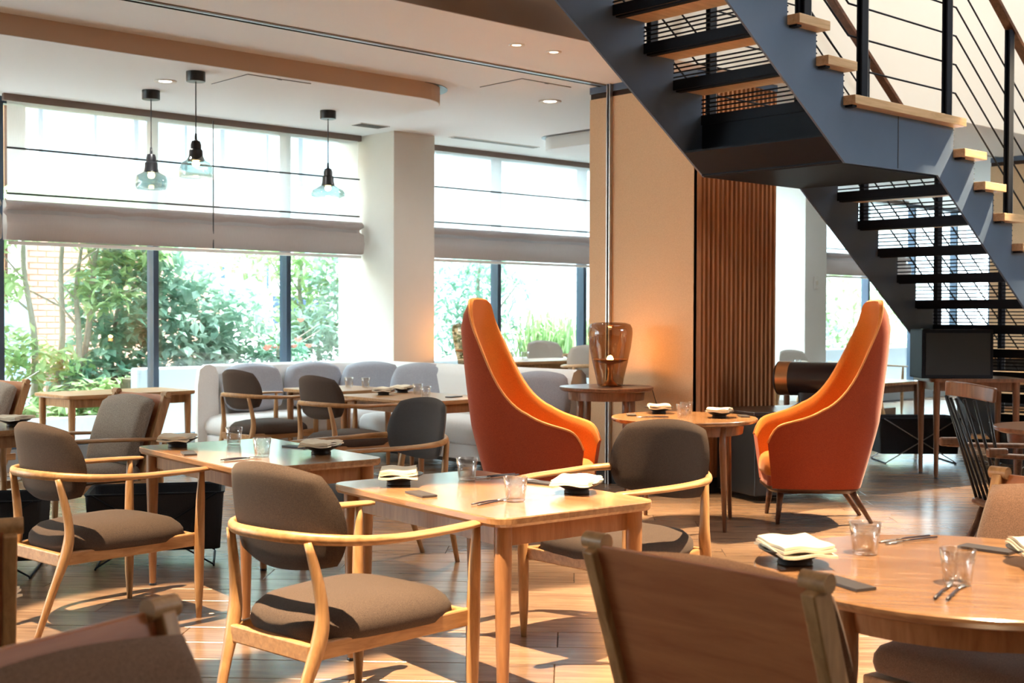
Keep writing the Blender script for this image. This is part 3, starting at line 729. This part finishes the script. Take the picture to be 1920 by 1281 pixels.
round_table('small round oak table between the two orange chairs', (6.38, 5.30, 0), .475, .70, GR, leg=M['dkwood'], lr=.022)
round_table('tall lamp table against the tan wall', (7.04, 6.62, 0), .36, .82, GR, top=M['dkwood'], leg=M['dkwood'], inset=.68)
round_table('tall lamp table by the plaster pier behind the sofa', (8.36, 9.72, 0), .30, .80, GR, top=M['dkwood'], leg=M['dkwood'], inset=.68)
round_table('dark round table cut by the right picture edge', (7.55, 3.30, 0), .42, .70, GR, top=M['dkwood'], leg=M['walnut'])
lt = thing('low_table', 'low oak table at the left edge with a folded napkin', 'table', (1.20, 4.02, 0))
MB().prism(rrect(-.24, -.25, .24, .25, .06), .47, .50).build('tabletop', M['oak'], lt, bevel=.004)
for sx in (-1, 1):
    for sy in (-1, 1): MB().tube([(sx*.18, sy*.19, .47), (sx*.18, sy*.19, 0)], [.024, .015], 10).build('leg', M['oakv'], lt, smooth=True)

# ------------------------------------------------------------------ table ware
def napkin_mesh(seed):
    rnd = random.Random(seed); mb = MB()
    for L in range(3):
        n = 10; z = .048+L*.008; a, b = .105-.004*L, .075-.003*L; P = []
        ph = rnd.uniform(0, 6)
        for j in range(n+1):
            v = -1+2*j/n; row = []
            for i in range(n+1):
                u = -1+2*i/n; sag = .010*(u*u)*(1 if abs(u) > .6 else .4)
                row.append((a*u, b*v, z+.003*sin(3*u+ph)+.003*cos(4*v+ph)-sag*.3))
            P.append(row)
        mb.surf(P); mb.surf([[(x, y, zz-.007) for x, y, zz in r] for r in P], True)
        for E_ in (0, n): mb.surf([[p for p in P[E_]], [(x, y, z2-.007) for x, y, z2 in P[E_]]])
        for E_ in (0, n): mb.surf([[r[E_] for r in P], [(r[E_][0], r[E_][1], r[E_][2]-.007) for r in P]])
    return mb.mesh('napkin', M['napkin'], True)
dm = MB().lathe([(.046, 0), (.048, .004), (.044, .014), (.060, .022), (.095, .040), (.098, .044), (.092, .043), (.055, .027), (0.001, .024)], 32).mesh('serving_dish', M['dish'], True)
nms = [napkin_mesh(i) for i in range(4)]
gm = MB().lathe([(.0, .012), (.031, .012), (.036, .05), (.041, .088), (.043, .0885), (.044, .088), (.039, .05), (.0335, .004), (.030, 0), (0.0, 0)][::-1], 28).mesh('tumbler', M['tumbler'], True)
def single(name, me, loc, rz, label, cat, group):
    o = bpy.data.objects.new(name, me); col.objects.link(o); o.location = loc; o.rotation_euler = (0, 0, rz); return tag(o, label, cat, group)
cnt = [0]
def setting(x, y, z, rz, where):
    cnt[0] += 1
    single('serving_dish', dm, (x, y, z+.001), rz, 'small black footed dish '+where, 'dish', 'black footed dishes')
    single('napkin', nms[cnt[0] % 4], (x, y, z-.001), rz, 'folded cream napkin on the dish '+where, 'napkin', 'cream napkins on dishes')
def tumbler(x, y, z, label): single('tumbler', gm, (x, y, z+.001), 0, label, 'glass', 'short clear tumblers')
cm = MB().b2((-.075, -.03, 0), (.075, .03, .007)).mesh('menu_card', M['card'])
def card(x, y, z, rz, label): single('menu_card', cm, (x, y, z+.001), rz, label, 'card', 'dark cards on the tables')
def cutlery(x, y, z, rz, label):
    e = thing('cutlery_pair', label, 'cutlery', (x, y, z+.001), rz, 'dark cutlery pairs')
    for k, s in enumerate((-.014, .014)):
        MB().tube([(-.11, s, .005), (-.02, s, .006), (.03, s*.9, .004)], [(.004, .003), (.0035, .003), (.003, .002)], 8).build('handle', M['cutlery'], e, smooth=True)
        MB().tube([(.03, s*.9, .004), (.07, s*1.1, .004), (.10, s*1.2, .003)], [(.003, .002), (.008, .002), (.004, .001)], 8).build('blade' if k else 'spoon_bowl', M['chrome'], e, smooth=True)
Z7 = .70
setting(2.97, 3.90, Z7, .9, 'at the far left corner of the front table')
setting(3.33, 3.28, Z7, .5, 'at the right side of the front table')
tumbler(3.26, 3.83, Z7, 'tumbler at the far edge of the front table, by the left chair arm')
tumbler(3.01, 3.27, Z7, 'tumbler in the middle of the front table, beside the cutlery')
card(2.86, 3.62, Z7, 1.35, 'dark card at the left edge of the front table')
card(3.41, 3.55, Z7, 1.7, 'dark card under the napkin at the right of the front table')
cutlery(2.94, 3.30, Z7, .15, 'cutlery pair at the near corner of the front table')
cutlery(3.40, 3.82, Z7, 3.0, 'cutlery pair at the far edge of the front table')
setting(3.0, 5.76, Z7, .8, 'at the far left of the second table')
setting(3.36, 5.02, Z7, .6, 'at the near right of the second table')
tumbler(3.26, 5.66, Z7, 'tumbler at the far side of the second table')
tumbler(3.08, 5.09, Z7, 'tumbler at the near side of the second table')
card(2.88, 5.42, Z7, 1.2, 'dark card at the left edge of the second table')
card(3.43, 5.34, Z7, 1.8, 'dark card at the right edge of the second table')
cutlery(2.96, 5.06, Z7, .1, 'cutlery pair at the near edge of the second table')
setting(2.81, 1.95, Z7, 1.0, 'at the left of the big round table')
setting(3.30, 1.50, Z7, .7, 'at the right edge of the big round table')
tumbler(3.07, 1.90, Z7, 'tumbler near the middle of the big round table')
tumbler(2.89, 1.53, Z7, 'tumbler at the right front of the big round table')
card(2.68, 1.71, Z7, 1.25, 'dark strip card at the front edge of the big round table')
card(3.38, 1.70, Z7, 1.6, 'dark strip card beside the brown cushion on the big round table')
cutlery(2.80, 1.50, Z7, .3, 'cutlery pair at the front of the big round table')
cutlery(3.34, 1.93, Z7, 2.9, 'cutlery pair behind the tumbler on the big round table')
setting(6.50, 5.62, Z7, .8, 'at the back of the small round table')
setting(6.52, 5.12, Z7, .5, 'at the right of the small round table')
tumbler(6.33, 5.27, Z7, 'front tumbler on the small round table')
tumbler(6.50, 5.38, Z7, 'rear tumbler on the small round table')
card(6.22, 5.62, Z7, .8, 'dark card at the left of the small round table')
card(6.70, 5.06, Z7, .8, 'dark card at the right rim of the small round table')
cutlery(6.17, 5.40, Z7, 2.4, 'cutlery pair at the front of the small round table')
setting(6.24, 8.40, Z7, .7, 'at the left of the middle sofa table')
setting(6.56, 8.56, Z7, .4, 'at the back of the middle sofa table')
tumbler(6.33, 7.95, Z7, 'front tumbler on the middle sofa table')
tumbler(6.52, 8.30, Z7, 'rear tumbler on the middle sofa table')
card(6.50, 7.80, Z7, .2, 'dark card at the front right of the middle sofa table')
cutlery(6.18, 7.85, Z7, .4, 'cutlery pair at the front of the middle sofa table')
tumbler(6.70, 9.55, Z7, 'left of two tumblers near the sofa corner')
tumbler(6.78, 9.40, Z7, 'right of two tumblers near the sofa corner')
setting(6.38, 9.66, Z7, .3, 'on the table close to the sofa back')
setting(2.83, 7.45, Z7, .6, 'on the left edge table')
setting(9.78, 9.72, .885, .4, 'on the light table by the second window')
tumbler(9.20, 9.85, .885, 'tumbler on the light table by the second window')
tumbler(9.08, 9.95, .885, 'tumbler behind another on the window table')
setting(13.75, 9.45, .72, .4, 'at the left on the far pale table')
setting(13.98, 9.12, .72, .4, 'at the right on the far pale table')
tumbler(13.5, 9.35, .72, 'tumbler at the left of the far pale table')
tumbler(14.35, 9.2, .72, 'tumbler at the right of the far pale table')
single('napkin', nms[1], (1.37, 3.84, .455), .9, 'folded cream napkin on the low table at the left edge', 'napkin', 'cream napkins on dishes')

# ------------------------------------------------------------------ sofa with loose cushions
sf = thing('corner_sofa', 'pale corner sofa running under the windows', 'sofa', (0, 0, 0))
def sweep(path, prof, closed=True):
    # horizontal path, profile (offset to the right of travel, z)
    P = [Vector((x, y)) for x, y in path]; R = []
    for i, p in enumerate(P):
        d = (P[min(i+1, len(P)-1)]-P[max(i-1, 0)]).normalized(); nr = Vector((d.y, -d.x))
        R.append([(p.x+nr.x*a, p.y+nr.y*a, z) for a, z in prof])
    return MB().rings(R)
def arcpts(cx, cy, r, a0, a1, n=10): return [(cx+r*cos(a0+(a1-a0)*i/n), cy+r*sin(a0+(a1-a0)*i/n)) for i in range(n+1)]
bpath = arcpts(5.84, 10.40, .22, pi*1.0, pi*.5, 6)+[(6.4, 10.62), (6.9, 10.62)]+arcpts(7.10, 10.02, .60, pi*.5, 0, 10)+[(7.70, 9.3), (7.70, 8.4), (7.70, 7.46)]
bp_ = [(0, .10), (-.0, .72), (.02, .86), (.07, .90), (.12, .905), (.17, .88), (.20, .80), (.20, .10)]
sweep(bpath, bp_).build('sofa_back', M['sofa'], sf, smooth=True, auto=50)
MB().pillow(rrect(5.68, 9.80, 7.60, 10.48, .10), .25, .43, .03).build('seat_pad', M['sofa'], sf, smooth=True)
MB().pillow(rrect(6.94, 7.48, 7.60, 9.82, .12), .25, .43, .03).build('seat_pad', M['sofa'], sf, smooth=True)
MB().prism(rrect(5.70, 9.84, 7.60, 10.46, .08), .12, .26).prism(rrect(6.98, 7.52, 7.60, 9.9, .10), .12, .26).build('base', M['sofa'], sf, bevel=.01)
MB().prism(rrect(5.74, 9.88, 7.58, 10.44, .08), .085, .12).prism(rrect(7.01, 7.55, 7.58, 9.9, .10), .085, .12).build('plinth', M['black'], sf)
for x, y in ((5.8, 9.92), (6.8, 9.92), (7.07, 8.60), (7.07, 7.60), (7.52, 7.60), (5.95, 10.38), (7.45, 10.38)):
    MB().tube([(x, y, .09), (x, y, 0)], [.022, .014], 8).build('leg', M['black'], sf, smooth=True)
def back_cushion(x, y, rz, label, w=.34, h=.46, z=.45):
    e = thing('sofa_cushion', label, 'cushion', (x, y, z), rz, 'grey sofa back cushions')
    def fn(u, v, o): return (w*u, o-.06*(v+1)*-1.0*.6, h*.5+h*.5*v)
    panel(fn, 18, 16, .72, .075).build('pad', M['scush'], e, smooth=True)
    P = [fn(cos(a)*.99*sqrt(1-.3*sin(a)**2*.5), sin(a)*.97, 0) for a in [2*pi*i/36 for i in range(37)]]
    MB().tube(P, .006, 6).build('seam', M['scush'], e, smooth=True)
back_cushion(6.16, 10.30, radians(4), 'leftmost grey cushion with creases on the sofa')
back_cushion(6.84, 10.30, 0, 'second grey cushion from the left on the sofa')
back_cushion(7.30, 10.02, radians(-38), 'third grey cushion on the sofa in front of the pier', .31)
back_cushion(7.42, 9.42, radians(-58), 'fourth grey cushion on the sofa beside the orange chair', .31)
back_cushion(7.37, 7.72, radians(-62), 'grey cushion between the orange chair and the lamp table', .31, .44)

# ------------------------------------------------------------------ balloon lamps
def balloon(x, y, z, label, power):
    e = thing('balloon_lamp', label, 'lamp', (x, y, z), 0, 'amber glass table lamps')
    pf_ = [(.0, .004), (.09, .002), (.098, .012), (.108, .07), (.135, .18), (.160, .30), (.172, .40), (.170, .445), (.155, .475), (.12, .488), (.05, .492), (.0, .492)]
    MB().lathe(pf_, 40).build('glass_body', M['amber'], e, smooth=True)
    MB().lathe([(.0, .17), (.03, .172), (.09, .185), (.136, .205), (.134, .209), (.08, .195), (.0, .185)], 36).build('reflector', M['brass'], e, smooth=True)
    MB().lathe([(.062, .006), (.05, .02), (.022, .05), (.018, .12), (.03, .172)], 24).build('stem', M['brass'], e, smooth=True)
    MB().lathe([(.0, .185), (.022, .192), (.026, .212), (.016, .232), (.0, .238)], 16).build('bulb', M['bulb'], e, smooth=True)
    MB().tube([(.09, .02, .006), (.30, -.16, -.01), (.33, -.2, -.18), (.30, -.28, -.45), (.22, -.26, -.7)], .004, 6).build('cord', M['black'], e, smooth=True)
    d = bpy.data.lights.new('lamp_glow', 'POINT'); d.energy = power; d.color = (1, .55, .2); d.shadow_soft_size = .02
    o = bpy.data.objects.new('lamp_glow', d); col.objects.link(o); o.parent = e; o.location = (0, 0, .26)
balloon(7.06, 6.60, .821, 'amber balloon lamp on the table against the tan wall', 7)
balloon(8.36, 9.80, .801, 'amber balloon lamp by the pier, half hidden by the orange chair', 9)

# ------------------------------------------------------------------ cylinder machine on its cabinet
cb = thing('low_cabinet', 'low black cabinet beside the slatted column', 'cabinet', (7.93, 5.62, 0), radians(-20))
MB().b2((-.42, -.26, .05), (.42, .26, .64)).build('body', M['black'], cb, bevel=.006)
MB().b2((-.44, -.28, .64), (.44, .28, .665)).build('top', M['smoke'], cb, bevel=.004)
MB().b2((-.01, -.266, .1), (.01, -.26, .58)).build('door_gap', M['steeld'], cb)
for s in (-1, 1): MB().b2((s*.04-.006, -.285, .3), (s*.04+.006, -.26, .42)).build('handle', M['chrome'], cb)
cy = thing('cylinder_machine', 'black horizontal cylinder machine on a stand, round end facing right', 'machine', (8.05, 5.43, .666), radians(-72))
r = .128
def xl(prof, n=36):
    mb = MB().lathe(prof, n); mb.v = [(z, x, y) for x, y, z in mb.v]; return mb
def off(mb, dz): mb.v = [(x, y, z+dz) for x, y, z in mb.v]; return mb
off(xl([(.10, -.29), (r, -.27), (r, .26), (.124, .29)]), .225).build('drum', M['smoke'], cy, smooth=True, auto=40)
off(xl([(r+.002, -.262), (r+.002, -.17)]), .225).build('copper_band', M['brass'], cy, smooth=True, auto=40)
off(xl([(.124, .291), (.112, .305), (.085, .295), (.0, .295)]), .225).build('end_ring', M['steeld'], cy, smooth=True, auto=40)
off(xl([(.072, .296), (.064, .310), (.03, .315), (.0, .315)]), .225).build('lens', M['chrome'], cy, smooth=True, auto=40)
MB().tube([(.296, 0, .315), (.308, 0, .315)], .018, 12).build('vent_hole', M['black'], cy)
MB().rings([[(x*.9, y, 0) for x, y in rrect(-.2, -.11, .2, .11, .05)], [(x*.5, y*.7, .05) for x, y in rrect(-.2, -.11, .2, .11, .05)], [(x*.55, y*.7, .13) for x, y in rrect(-.2, -.11, .2, .11, .05)]]).build('stand', M['black'], cy, smooth=True, auto=40)
# black box on the tall table
bx_ = thing('black_box', 'large matte black box on the tall brown table', 'box', (9.92, 5.33, .846), radians(-42))
MB().b2((-.30, -.16, 0), (.30, .16, .41)).build('body', M['steeld'], bx_, bevel=.01)
MB().b2((-.27, -.166, .03), (.27, -.158, .38)).build('front_panel', M['black'], bx_)
for s in (-1, 1): MB().b2((s*.22-.03, -.03, .41), (s*.22+.03, .03, .416)).build('pad', M['black'], bx_)

# ------------------------------------------------------------------ folding luggage baskets
def basket(x, y, rz, a, b, h, label, wire='chrome'):
    e = thing('folding_basket', label, 'basket', (x, y, 0), rz, 'black folding guest baskets')
    o = rrect(-a, -b, a, b, .03, 3); O = rrect(-a*1.06, -b*1.1, a*1.06, b*1.1, .03, 3)
    I = [(x_*.96, y_*.95) for x_, y_ in O]
    MB().rings([[(x_, y_, .09) for x_, y_ in o], [(x_, y_, h) for x_, y_ in O], [(x_, y_, h) for x_, y_ in I], [(x_*.95, y_*.94, .10) for x_, y_ in o]]).build('fabric_bag', M['blackm'], e, bevel=.003)
    for s in (-1, 1):
        yy = s*b*1.14
        MB().tube([(-a*.9, yy, .012), (0, yy, h*.5), (a*.95, yy, h)], .005, 6).build('cross_wire', M[wire], e)
        MB().tube([(a*.9, yy, .012), (0, yy, h*.5), (-a*.95, yy, h)], .005, 6).build('cross_wire', M[wire], e)
        MB().tube([(s*a*.9, -b*1.14, .006), (s*a*.9, b*1.14, .006)], .006, 6).build('foot_wire', M['steeld'], e)
    MB().tube([(x_, y_, h) for x_, y_ in O+O[:1]], .006, 6).build('rim_wire', M['steeld'], e)
basket(3.22, 6.42, radians(-30), .34, .19, .40, 'black folding basket below the second table', 'steeld')
basket(2.35, 6.75, radians(-30), .34, .19, .40, 'black folding basket at the left edge behind the ring-arm chair', 'steeld')
basket(10.75, 6.15, radians(-42), .36, .20, .42, 'black folding basket with crossed wires behind the right wing chair')
basket(10.80, 4.98, radians(-42), .34, .19, .42, 'black folding basket behind the spindle-back chair')
sh = thing('open_shelf', 'dark open shelf with lit edges at the right edge', 'shelf', (13.1, 6.35, 0), radians(-42))
MB().b2((-.5, .14, 0), (.5, .17, .95)).build('back_panel', M['black'], sh)
for s in (-1, 1): MB().b2((s*.5-.015, -.17, 0), (s*.5+.015, .17, .95)).build('side_panel', M['black'], sh)
for z in (.06, .36, .64, .92): MB().b2((-.485, -.17, z), (.485, .14, z+.03)).build('shelf_board', M['oak'], sh)

# ------------------------------------------------------------------ outside: paving, planter, neighbours
struct(MB().b2((-20, 11.07, -.3), (50, 40, -.02)).build('ground', plain('bright_paving', (.68, .70, .72), .8, noise=.05, nscale=2)))
pl = thing('planter_wall', 'low pale planter wall outside the big window', 'planter', (0, 0, 0))
MB().b2((5.75, 11.9, -.02), (22, 12.05, .82)).build('wall', M['pave'], pl, bevel=.02)
MB().b2((5.75, 12.05, -.02), (22, 14.2, .70)).build('earth', M['soil'], pl)
pb = thing('planting_bed', 'low planting bed outside the left window', 'planter', (0, 0, 0))
MB().b2((-6, 12.0, -.02), (5.7, 14.2, .30)).build('earth', M['soil'], pb)
MB().b2((-6, 11.9, -.02), (5.7, 12.0, .36)).build('kerb', M['pave'], pb, bevel=.01)
hs = thing('neighbour_house', 'house with orange render and brick wall behind the left trees', 'building', (0, 0, 0))
MB().b2((-4, 16.2, 0), (6.04, 16.6, 6)).build('wall', M['orangewall'], hs)
MB().b2((6.04, 16.1, 0), (6.28, 16.5, 6)).build('tile_pillar', M['slatbk'], hs)
tm_ = MB().b2((-.0365, -.015, -.052), (.0365, .0, .052)).mesh('tile', M['tile'])
for i in range(3):
    for j in range(24):
        o = bpy.data.objects.new('tile', tm_); col.objects.link(o); o.parent = hs; o.location = (6.08+.08*i, 16.1, .2+.112*j)
MB().b2((6.28, 16.35, 0), (9.2, 16.7, 3.4)).build('brick_wall', M['brickm'], hs)
bm_ = MB().b2((-.105, -.012, -.032), (.105, 0, .032)).mesh('brick', M['brickm'])
for j in range(34):
    for i in range(8):
        o = bpy.data.objects.new('brick', bm_); col.objects.link(o); o.parent = hs; o.location = (6.40+.23*i+(.115 if j % 2 else 0), 16.35, .05+.078*j)
MB().b2((5.5, 15.95, 0), (6.27, 16.09, 1.5)).build('blue_door', M['bluedoor'], hs)
MB().b2((6.3, 16.2, 3.0), (9.2, 16.8, 3.3)).build('canopy', M['frame'], hs)
sb = thing('siding_building', 'white building with horizontal siding beyond the second window', 'building', (0, 0, 0))
MB().b2((12.2, 17.5, 0), (34, 17.9, 9)).build('wall', M['siding'], sb)
bd = MB().prism([(0, 0), (-.03, 0), (0, .16)], 12.2, 34, 'x').mesh('siding_board', M['siding'])
for j in range(46):
    o = bpy.data.objects.new('siding_board', bd); col.objects.link(o); o.parent = sb; o.location = (0, 17.5, .17*j)
tb = thing('street_building', 'tall pale building far behind the middle trees', 'building', (0, 0, 0))
MB().b2((7.5, 27, 0), (22, 28, 12)).build('wall', M['siding'], tb)
for i in range(6):
    for j in range(3):
        wn = MB().b2((8.6+2.2*i, 26.94, 1.4+3.2*j), (9.9+2.2*i, 27.0, 3.2+3.2*j)).build('window', M['frame'], tb)
        MB().b2((8.68+2.2*i, 26.92, 1.48+3.2*j), (9.82+2.2*i, 26.94, 3.12+3.2*j)).build('pane', M['bluedoor'], wn)
cv = thing('parked_van', 'pale van parked on the street behind the shrubs', 'car', (14.2, 21.2, 0), radians(4))
body = [(-2.1, .35), (2.1, .35), (2.1, 1.0), (1.75, 1.15), (1.2, 1.75), (-1.9, 1.85), (-2.1, 1.6)]
MB().prism(body, -.85, .85, 'y').build('body', M['white'], cv, bevel=.08)
MB().prism([(-1.8, 1.2), (1.45, 1.2), (1.08, 1.66), (-1.8, 1.72)], -.862, .862, 'y').build('side_windows', M['frame'], cv)
for x in (-1.35, 1.35):
    for s in (-1, 1):
        MB().tube([(x, s*.74, .34), (x, s*.9, .34)], .34, 20).build('wheel', M['black'], cv)

# ------------------------------------------------------------------ plants
def leaf_cloud(rnd, blobs, n, ll, lw, droop=.3):
    mb = MB()
    tot = sum(b[3]*b[4]*b[5] for b in blobs)
    for bx0, by0, bz0, rx, ry, rz in blobs:
        for _ in range(int(n*rx*ry*rz/tot)+1):
            while True:
                a, b, c = rnd.uniform(-1, 1), rnd.uniform(-1, 1), rnd.uniform(-1, 1)
                if a*a+b*b+c*c < 1: break
            p = Vector((bx0+a*rx, by0+b*ry, bz0+c*rz))
            d = Vector((rnd.gauss(0, 1), rnd.gauss(0, 1), rnd.gauss(0, .5)-droop)).normalized()
            s = d.cross(Vector((rnd.gauss(0, .4), rnd.gauss(0, .4), 1))).normalized(); nn = s.cross(d)
            L = ll*rnd.uniform(.7, 1.3); W = lw*rnd.uniform(.7, 1.3)
            mb.add([p, p+d*L*.45+s*W+nn*W*.3, p+d*L-nn*W*.3, p+d*L*.45-s*W+nn*W*.3, p+d*L*.5], [(0, 1, 4), (1, 2, 4), (2, 3, 4), (3, 0, 4)])
    return mb
def tree(name, label, x, y, z0, h, trunks, blobs, n, ll, lw, mat, seed, cat='tree', droop=.3):
    rnd = random.Random(seed); e = thing(name, label, cat, (x, y, z0))
    for dx, dy, tx, ty, tz in trunks:
        P = smooth_path([(dx, dy, -.05), (dx+(tx-dx)*.3+.05, dy+(ty-dy)*.3, tz*.35), (dx+(tx-dx)*.7-.04, dy+(ty-dy)*.7, tz*.7), (tx, ty, tz)], 5)
        tr = MB().tube(P, lerp_list([.042, .034, .026, .012], len(P)), 8).build('trunk', M['bark'], e, smooth=True)
        for q in range(3):
            b = P[int(len(P)*(.45+.17*q))]; MB().tube([b, b+Vector((rnd.uniform(-.5, .5), rnd.uniform(-.3, .3), rnd.uniform(.15, .45)))], [.014, .006], 6).build('branch', M['bark'], tr)
    f = leaf_cloud(rnd, blobs, n, ll, lw, droop).build('foliage', mat, e); f['kind'] = 'stuff'
    return e
tree('garden_tree', 'slender multi-stemmed tree outside the left window', 5.35, 12.7, .3, 3, [(-.35, 0, -.4, 0, 2.2), (-.1, .1, .1, .1, 2.3), (.1, .1, .5, 0, 2.4), (.05, 0, .25, .1, 1.9)],
     [(-.9, 0, 1.95, .55, .5, .3), (0, 0, 2.15, .7, .5, .35), (.7, 0, 1.95, .5, .5, .4), (-.75, 0, 1.35, .35, .3, .22), (-.65, 0, .75, .45, .3, .2), (-.2, 0, .55, .45, .3, .2), (.4, 0, 1.35, .35, .3, .3), (-1.35, 0, .95, .35, .3, .2)], 4200, .15, .030, M['leafa'], 1)
tree('leafy_shrub', 'broad-leaved shrub directly left of the first mullion', 6.0, 13.0, .3, 2, [(0, 0, .1, 0, 1.3)],
     [(0, 0, .55, .55, .45, .5), (.1, 0, 1.2, .65, .45, .45), (.3, 0, 1.9, .6, .4, .4), (-.35, -.2, .35, .4, .4, .3)], 1700, .16, .05, M['leafb'], 2, 'shrub')
tree('round_bush', 'dense rounded bush right of the first mullion', 7.05, 12.9, .70, 2, [(0, 0, .1, 0, 1.0)],
     [(-.2, 0, .55, .6, .5, .55), (.3, 0, .65, .55, .5, .5), (-.3, 0, 1.2, .5, .4, .35), (0, 0, .2, .7, .5, .2)], 1700, .15, .05, M['leafc'], 3, 'bush')
tree('garden_tree', 'thin airy tree in front of the second mullion', 8.3, 13.3, .70, 2, [(0, 0, .1, 0, 1.7), (.25, 0, .35, 0, 1.5)],
     [(-.3, 0, 1.45, .6, .4, .35), (.4, 0, 1.3, .5, .4, .45), (0, 0, .55, .45, .35, .4), (.7, 0, .7, .4, .35, .45)], 1500, .14, .03, M['leafa'], 4)
tree('hedge', 'tall bluish hedge beside the plaster pier', 8.95, 12.9, .70, 2, [(0, 0, .05, 0, 1.3)],
     [(0, 0, .5, .6, .45, .55), (.1, 0, 1.3, .6, .4, .6), (-.5, 0, .4, .35, .4, .4)], 2000, .14, .03, M['leafc'], 5, 'hedge')
tree('garden_tree', 'fine-leaved tree behind the top of the left orange chair', 11.2, 12.7, .70, 2, [(-.3, 0, -.1, 0, 1.6), (.1, 0, .2, 0, 1.5)],
     [(-.6, 0, 1.1, .6, .4, .6), (.1, 0, 1.35, .55, .4, .35), (.45, 0, 1.1, .35, .3, .25), (-.4, 0, .4, .5, .4, .4), (.35, 0, .55, .25, .3, .35)], 1900, .13, .022, M['leafb'], 6)
rnd = random.Random(12)
gr = thing('grass_clump', 'spiky grass clump outside the second window', 'grass', (12.25, 12.5, .70))
mb = MB()
for _ in range(420):
    a = rnd.uniform(0, 2*pi); q = rnd.uniform(.1, .75); h = rnd.uniform(.35, .75); b = Vector((rnd.gauss(0, .35), rnd.gauss(0, .18), 0))
    t = b+Vector((cos(a)*q*.5, sin(a)*q*.4, h)); t2 = t+Vector((cos(a)*q*.35, sin(a)*q*.3, -.05)); s = Vector((-sin(a), cos(a), 0))*.012
    mb.add([b-s, b+s, t+s, t-s, t2], [(0, 1, 2, 3), (3, 2, 4)])
o = mb.build('blades', M['leafa'], gr); o['kind'] = 'stuff'
tree('leafy_shrub', 'low fern-like shrub in front of the left trees', 4.4, 12.35, .3, 1, [(0, 0, 0, 0, .2)], [(-.4, 0, .15, .6, .3, .2), (.5, 0, .12, .6, .3, .2), (1.2, 0, .2, .5, .3, .25)], 900, .16, .035, M['leafa'], 8, 'shrub')
fb = tree('flower_bush', 'flowering bush with pink blooms left of the second mullion', 7.75, 12.4, .70, 1, [(0, 0, 0, 0, .3)], [(0, 0, .2, .35, .3, .22)], 400, .12, .03, M['leafb'], 9, 'bush')
for i in range(9):
    MB().lathe([(0, 0), (.03, .015), (.045, .045), (.02, .035), (0, .03)], 8, (rnd.uniform(-.35, .3), -.2+rnd.uniform(-.1, .1), rnd.uniform(.2, .6))).build('bloom', M['flower'], fb)
tree('garden_tree', 'sunlit hedge tree outside the far window by the stairs', 17.4, 13.4, 0, 2, [(0, 0, .05, 0, 1.6), (1.5, 0, 1.6, 0, 1.6)],
     [(-.6, 0, 1.2, .9, .5, 1.1), (.8, 0, 1.3, .9, .5, 1.1), (2.2, 0, 1.3, .9, .5, 1.1)], 3200, .14, .03, M['leafc'], 10)
tree('garden_tree', 'leafy tree outside the far windows seen through the stair risers', 21.5, 13.6, 0, 2, [(0, 0, .05, 0, 1.8)],
     [(-.6, 0, 1.4, 1.2, .5, 1.2), (1.2, 0, 1.4, 1.0, .5, 1.2)], 2200, .16, .035, M['leafa'], 11)
bpy.context.view_layer.update()
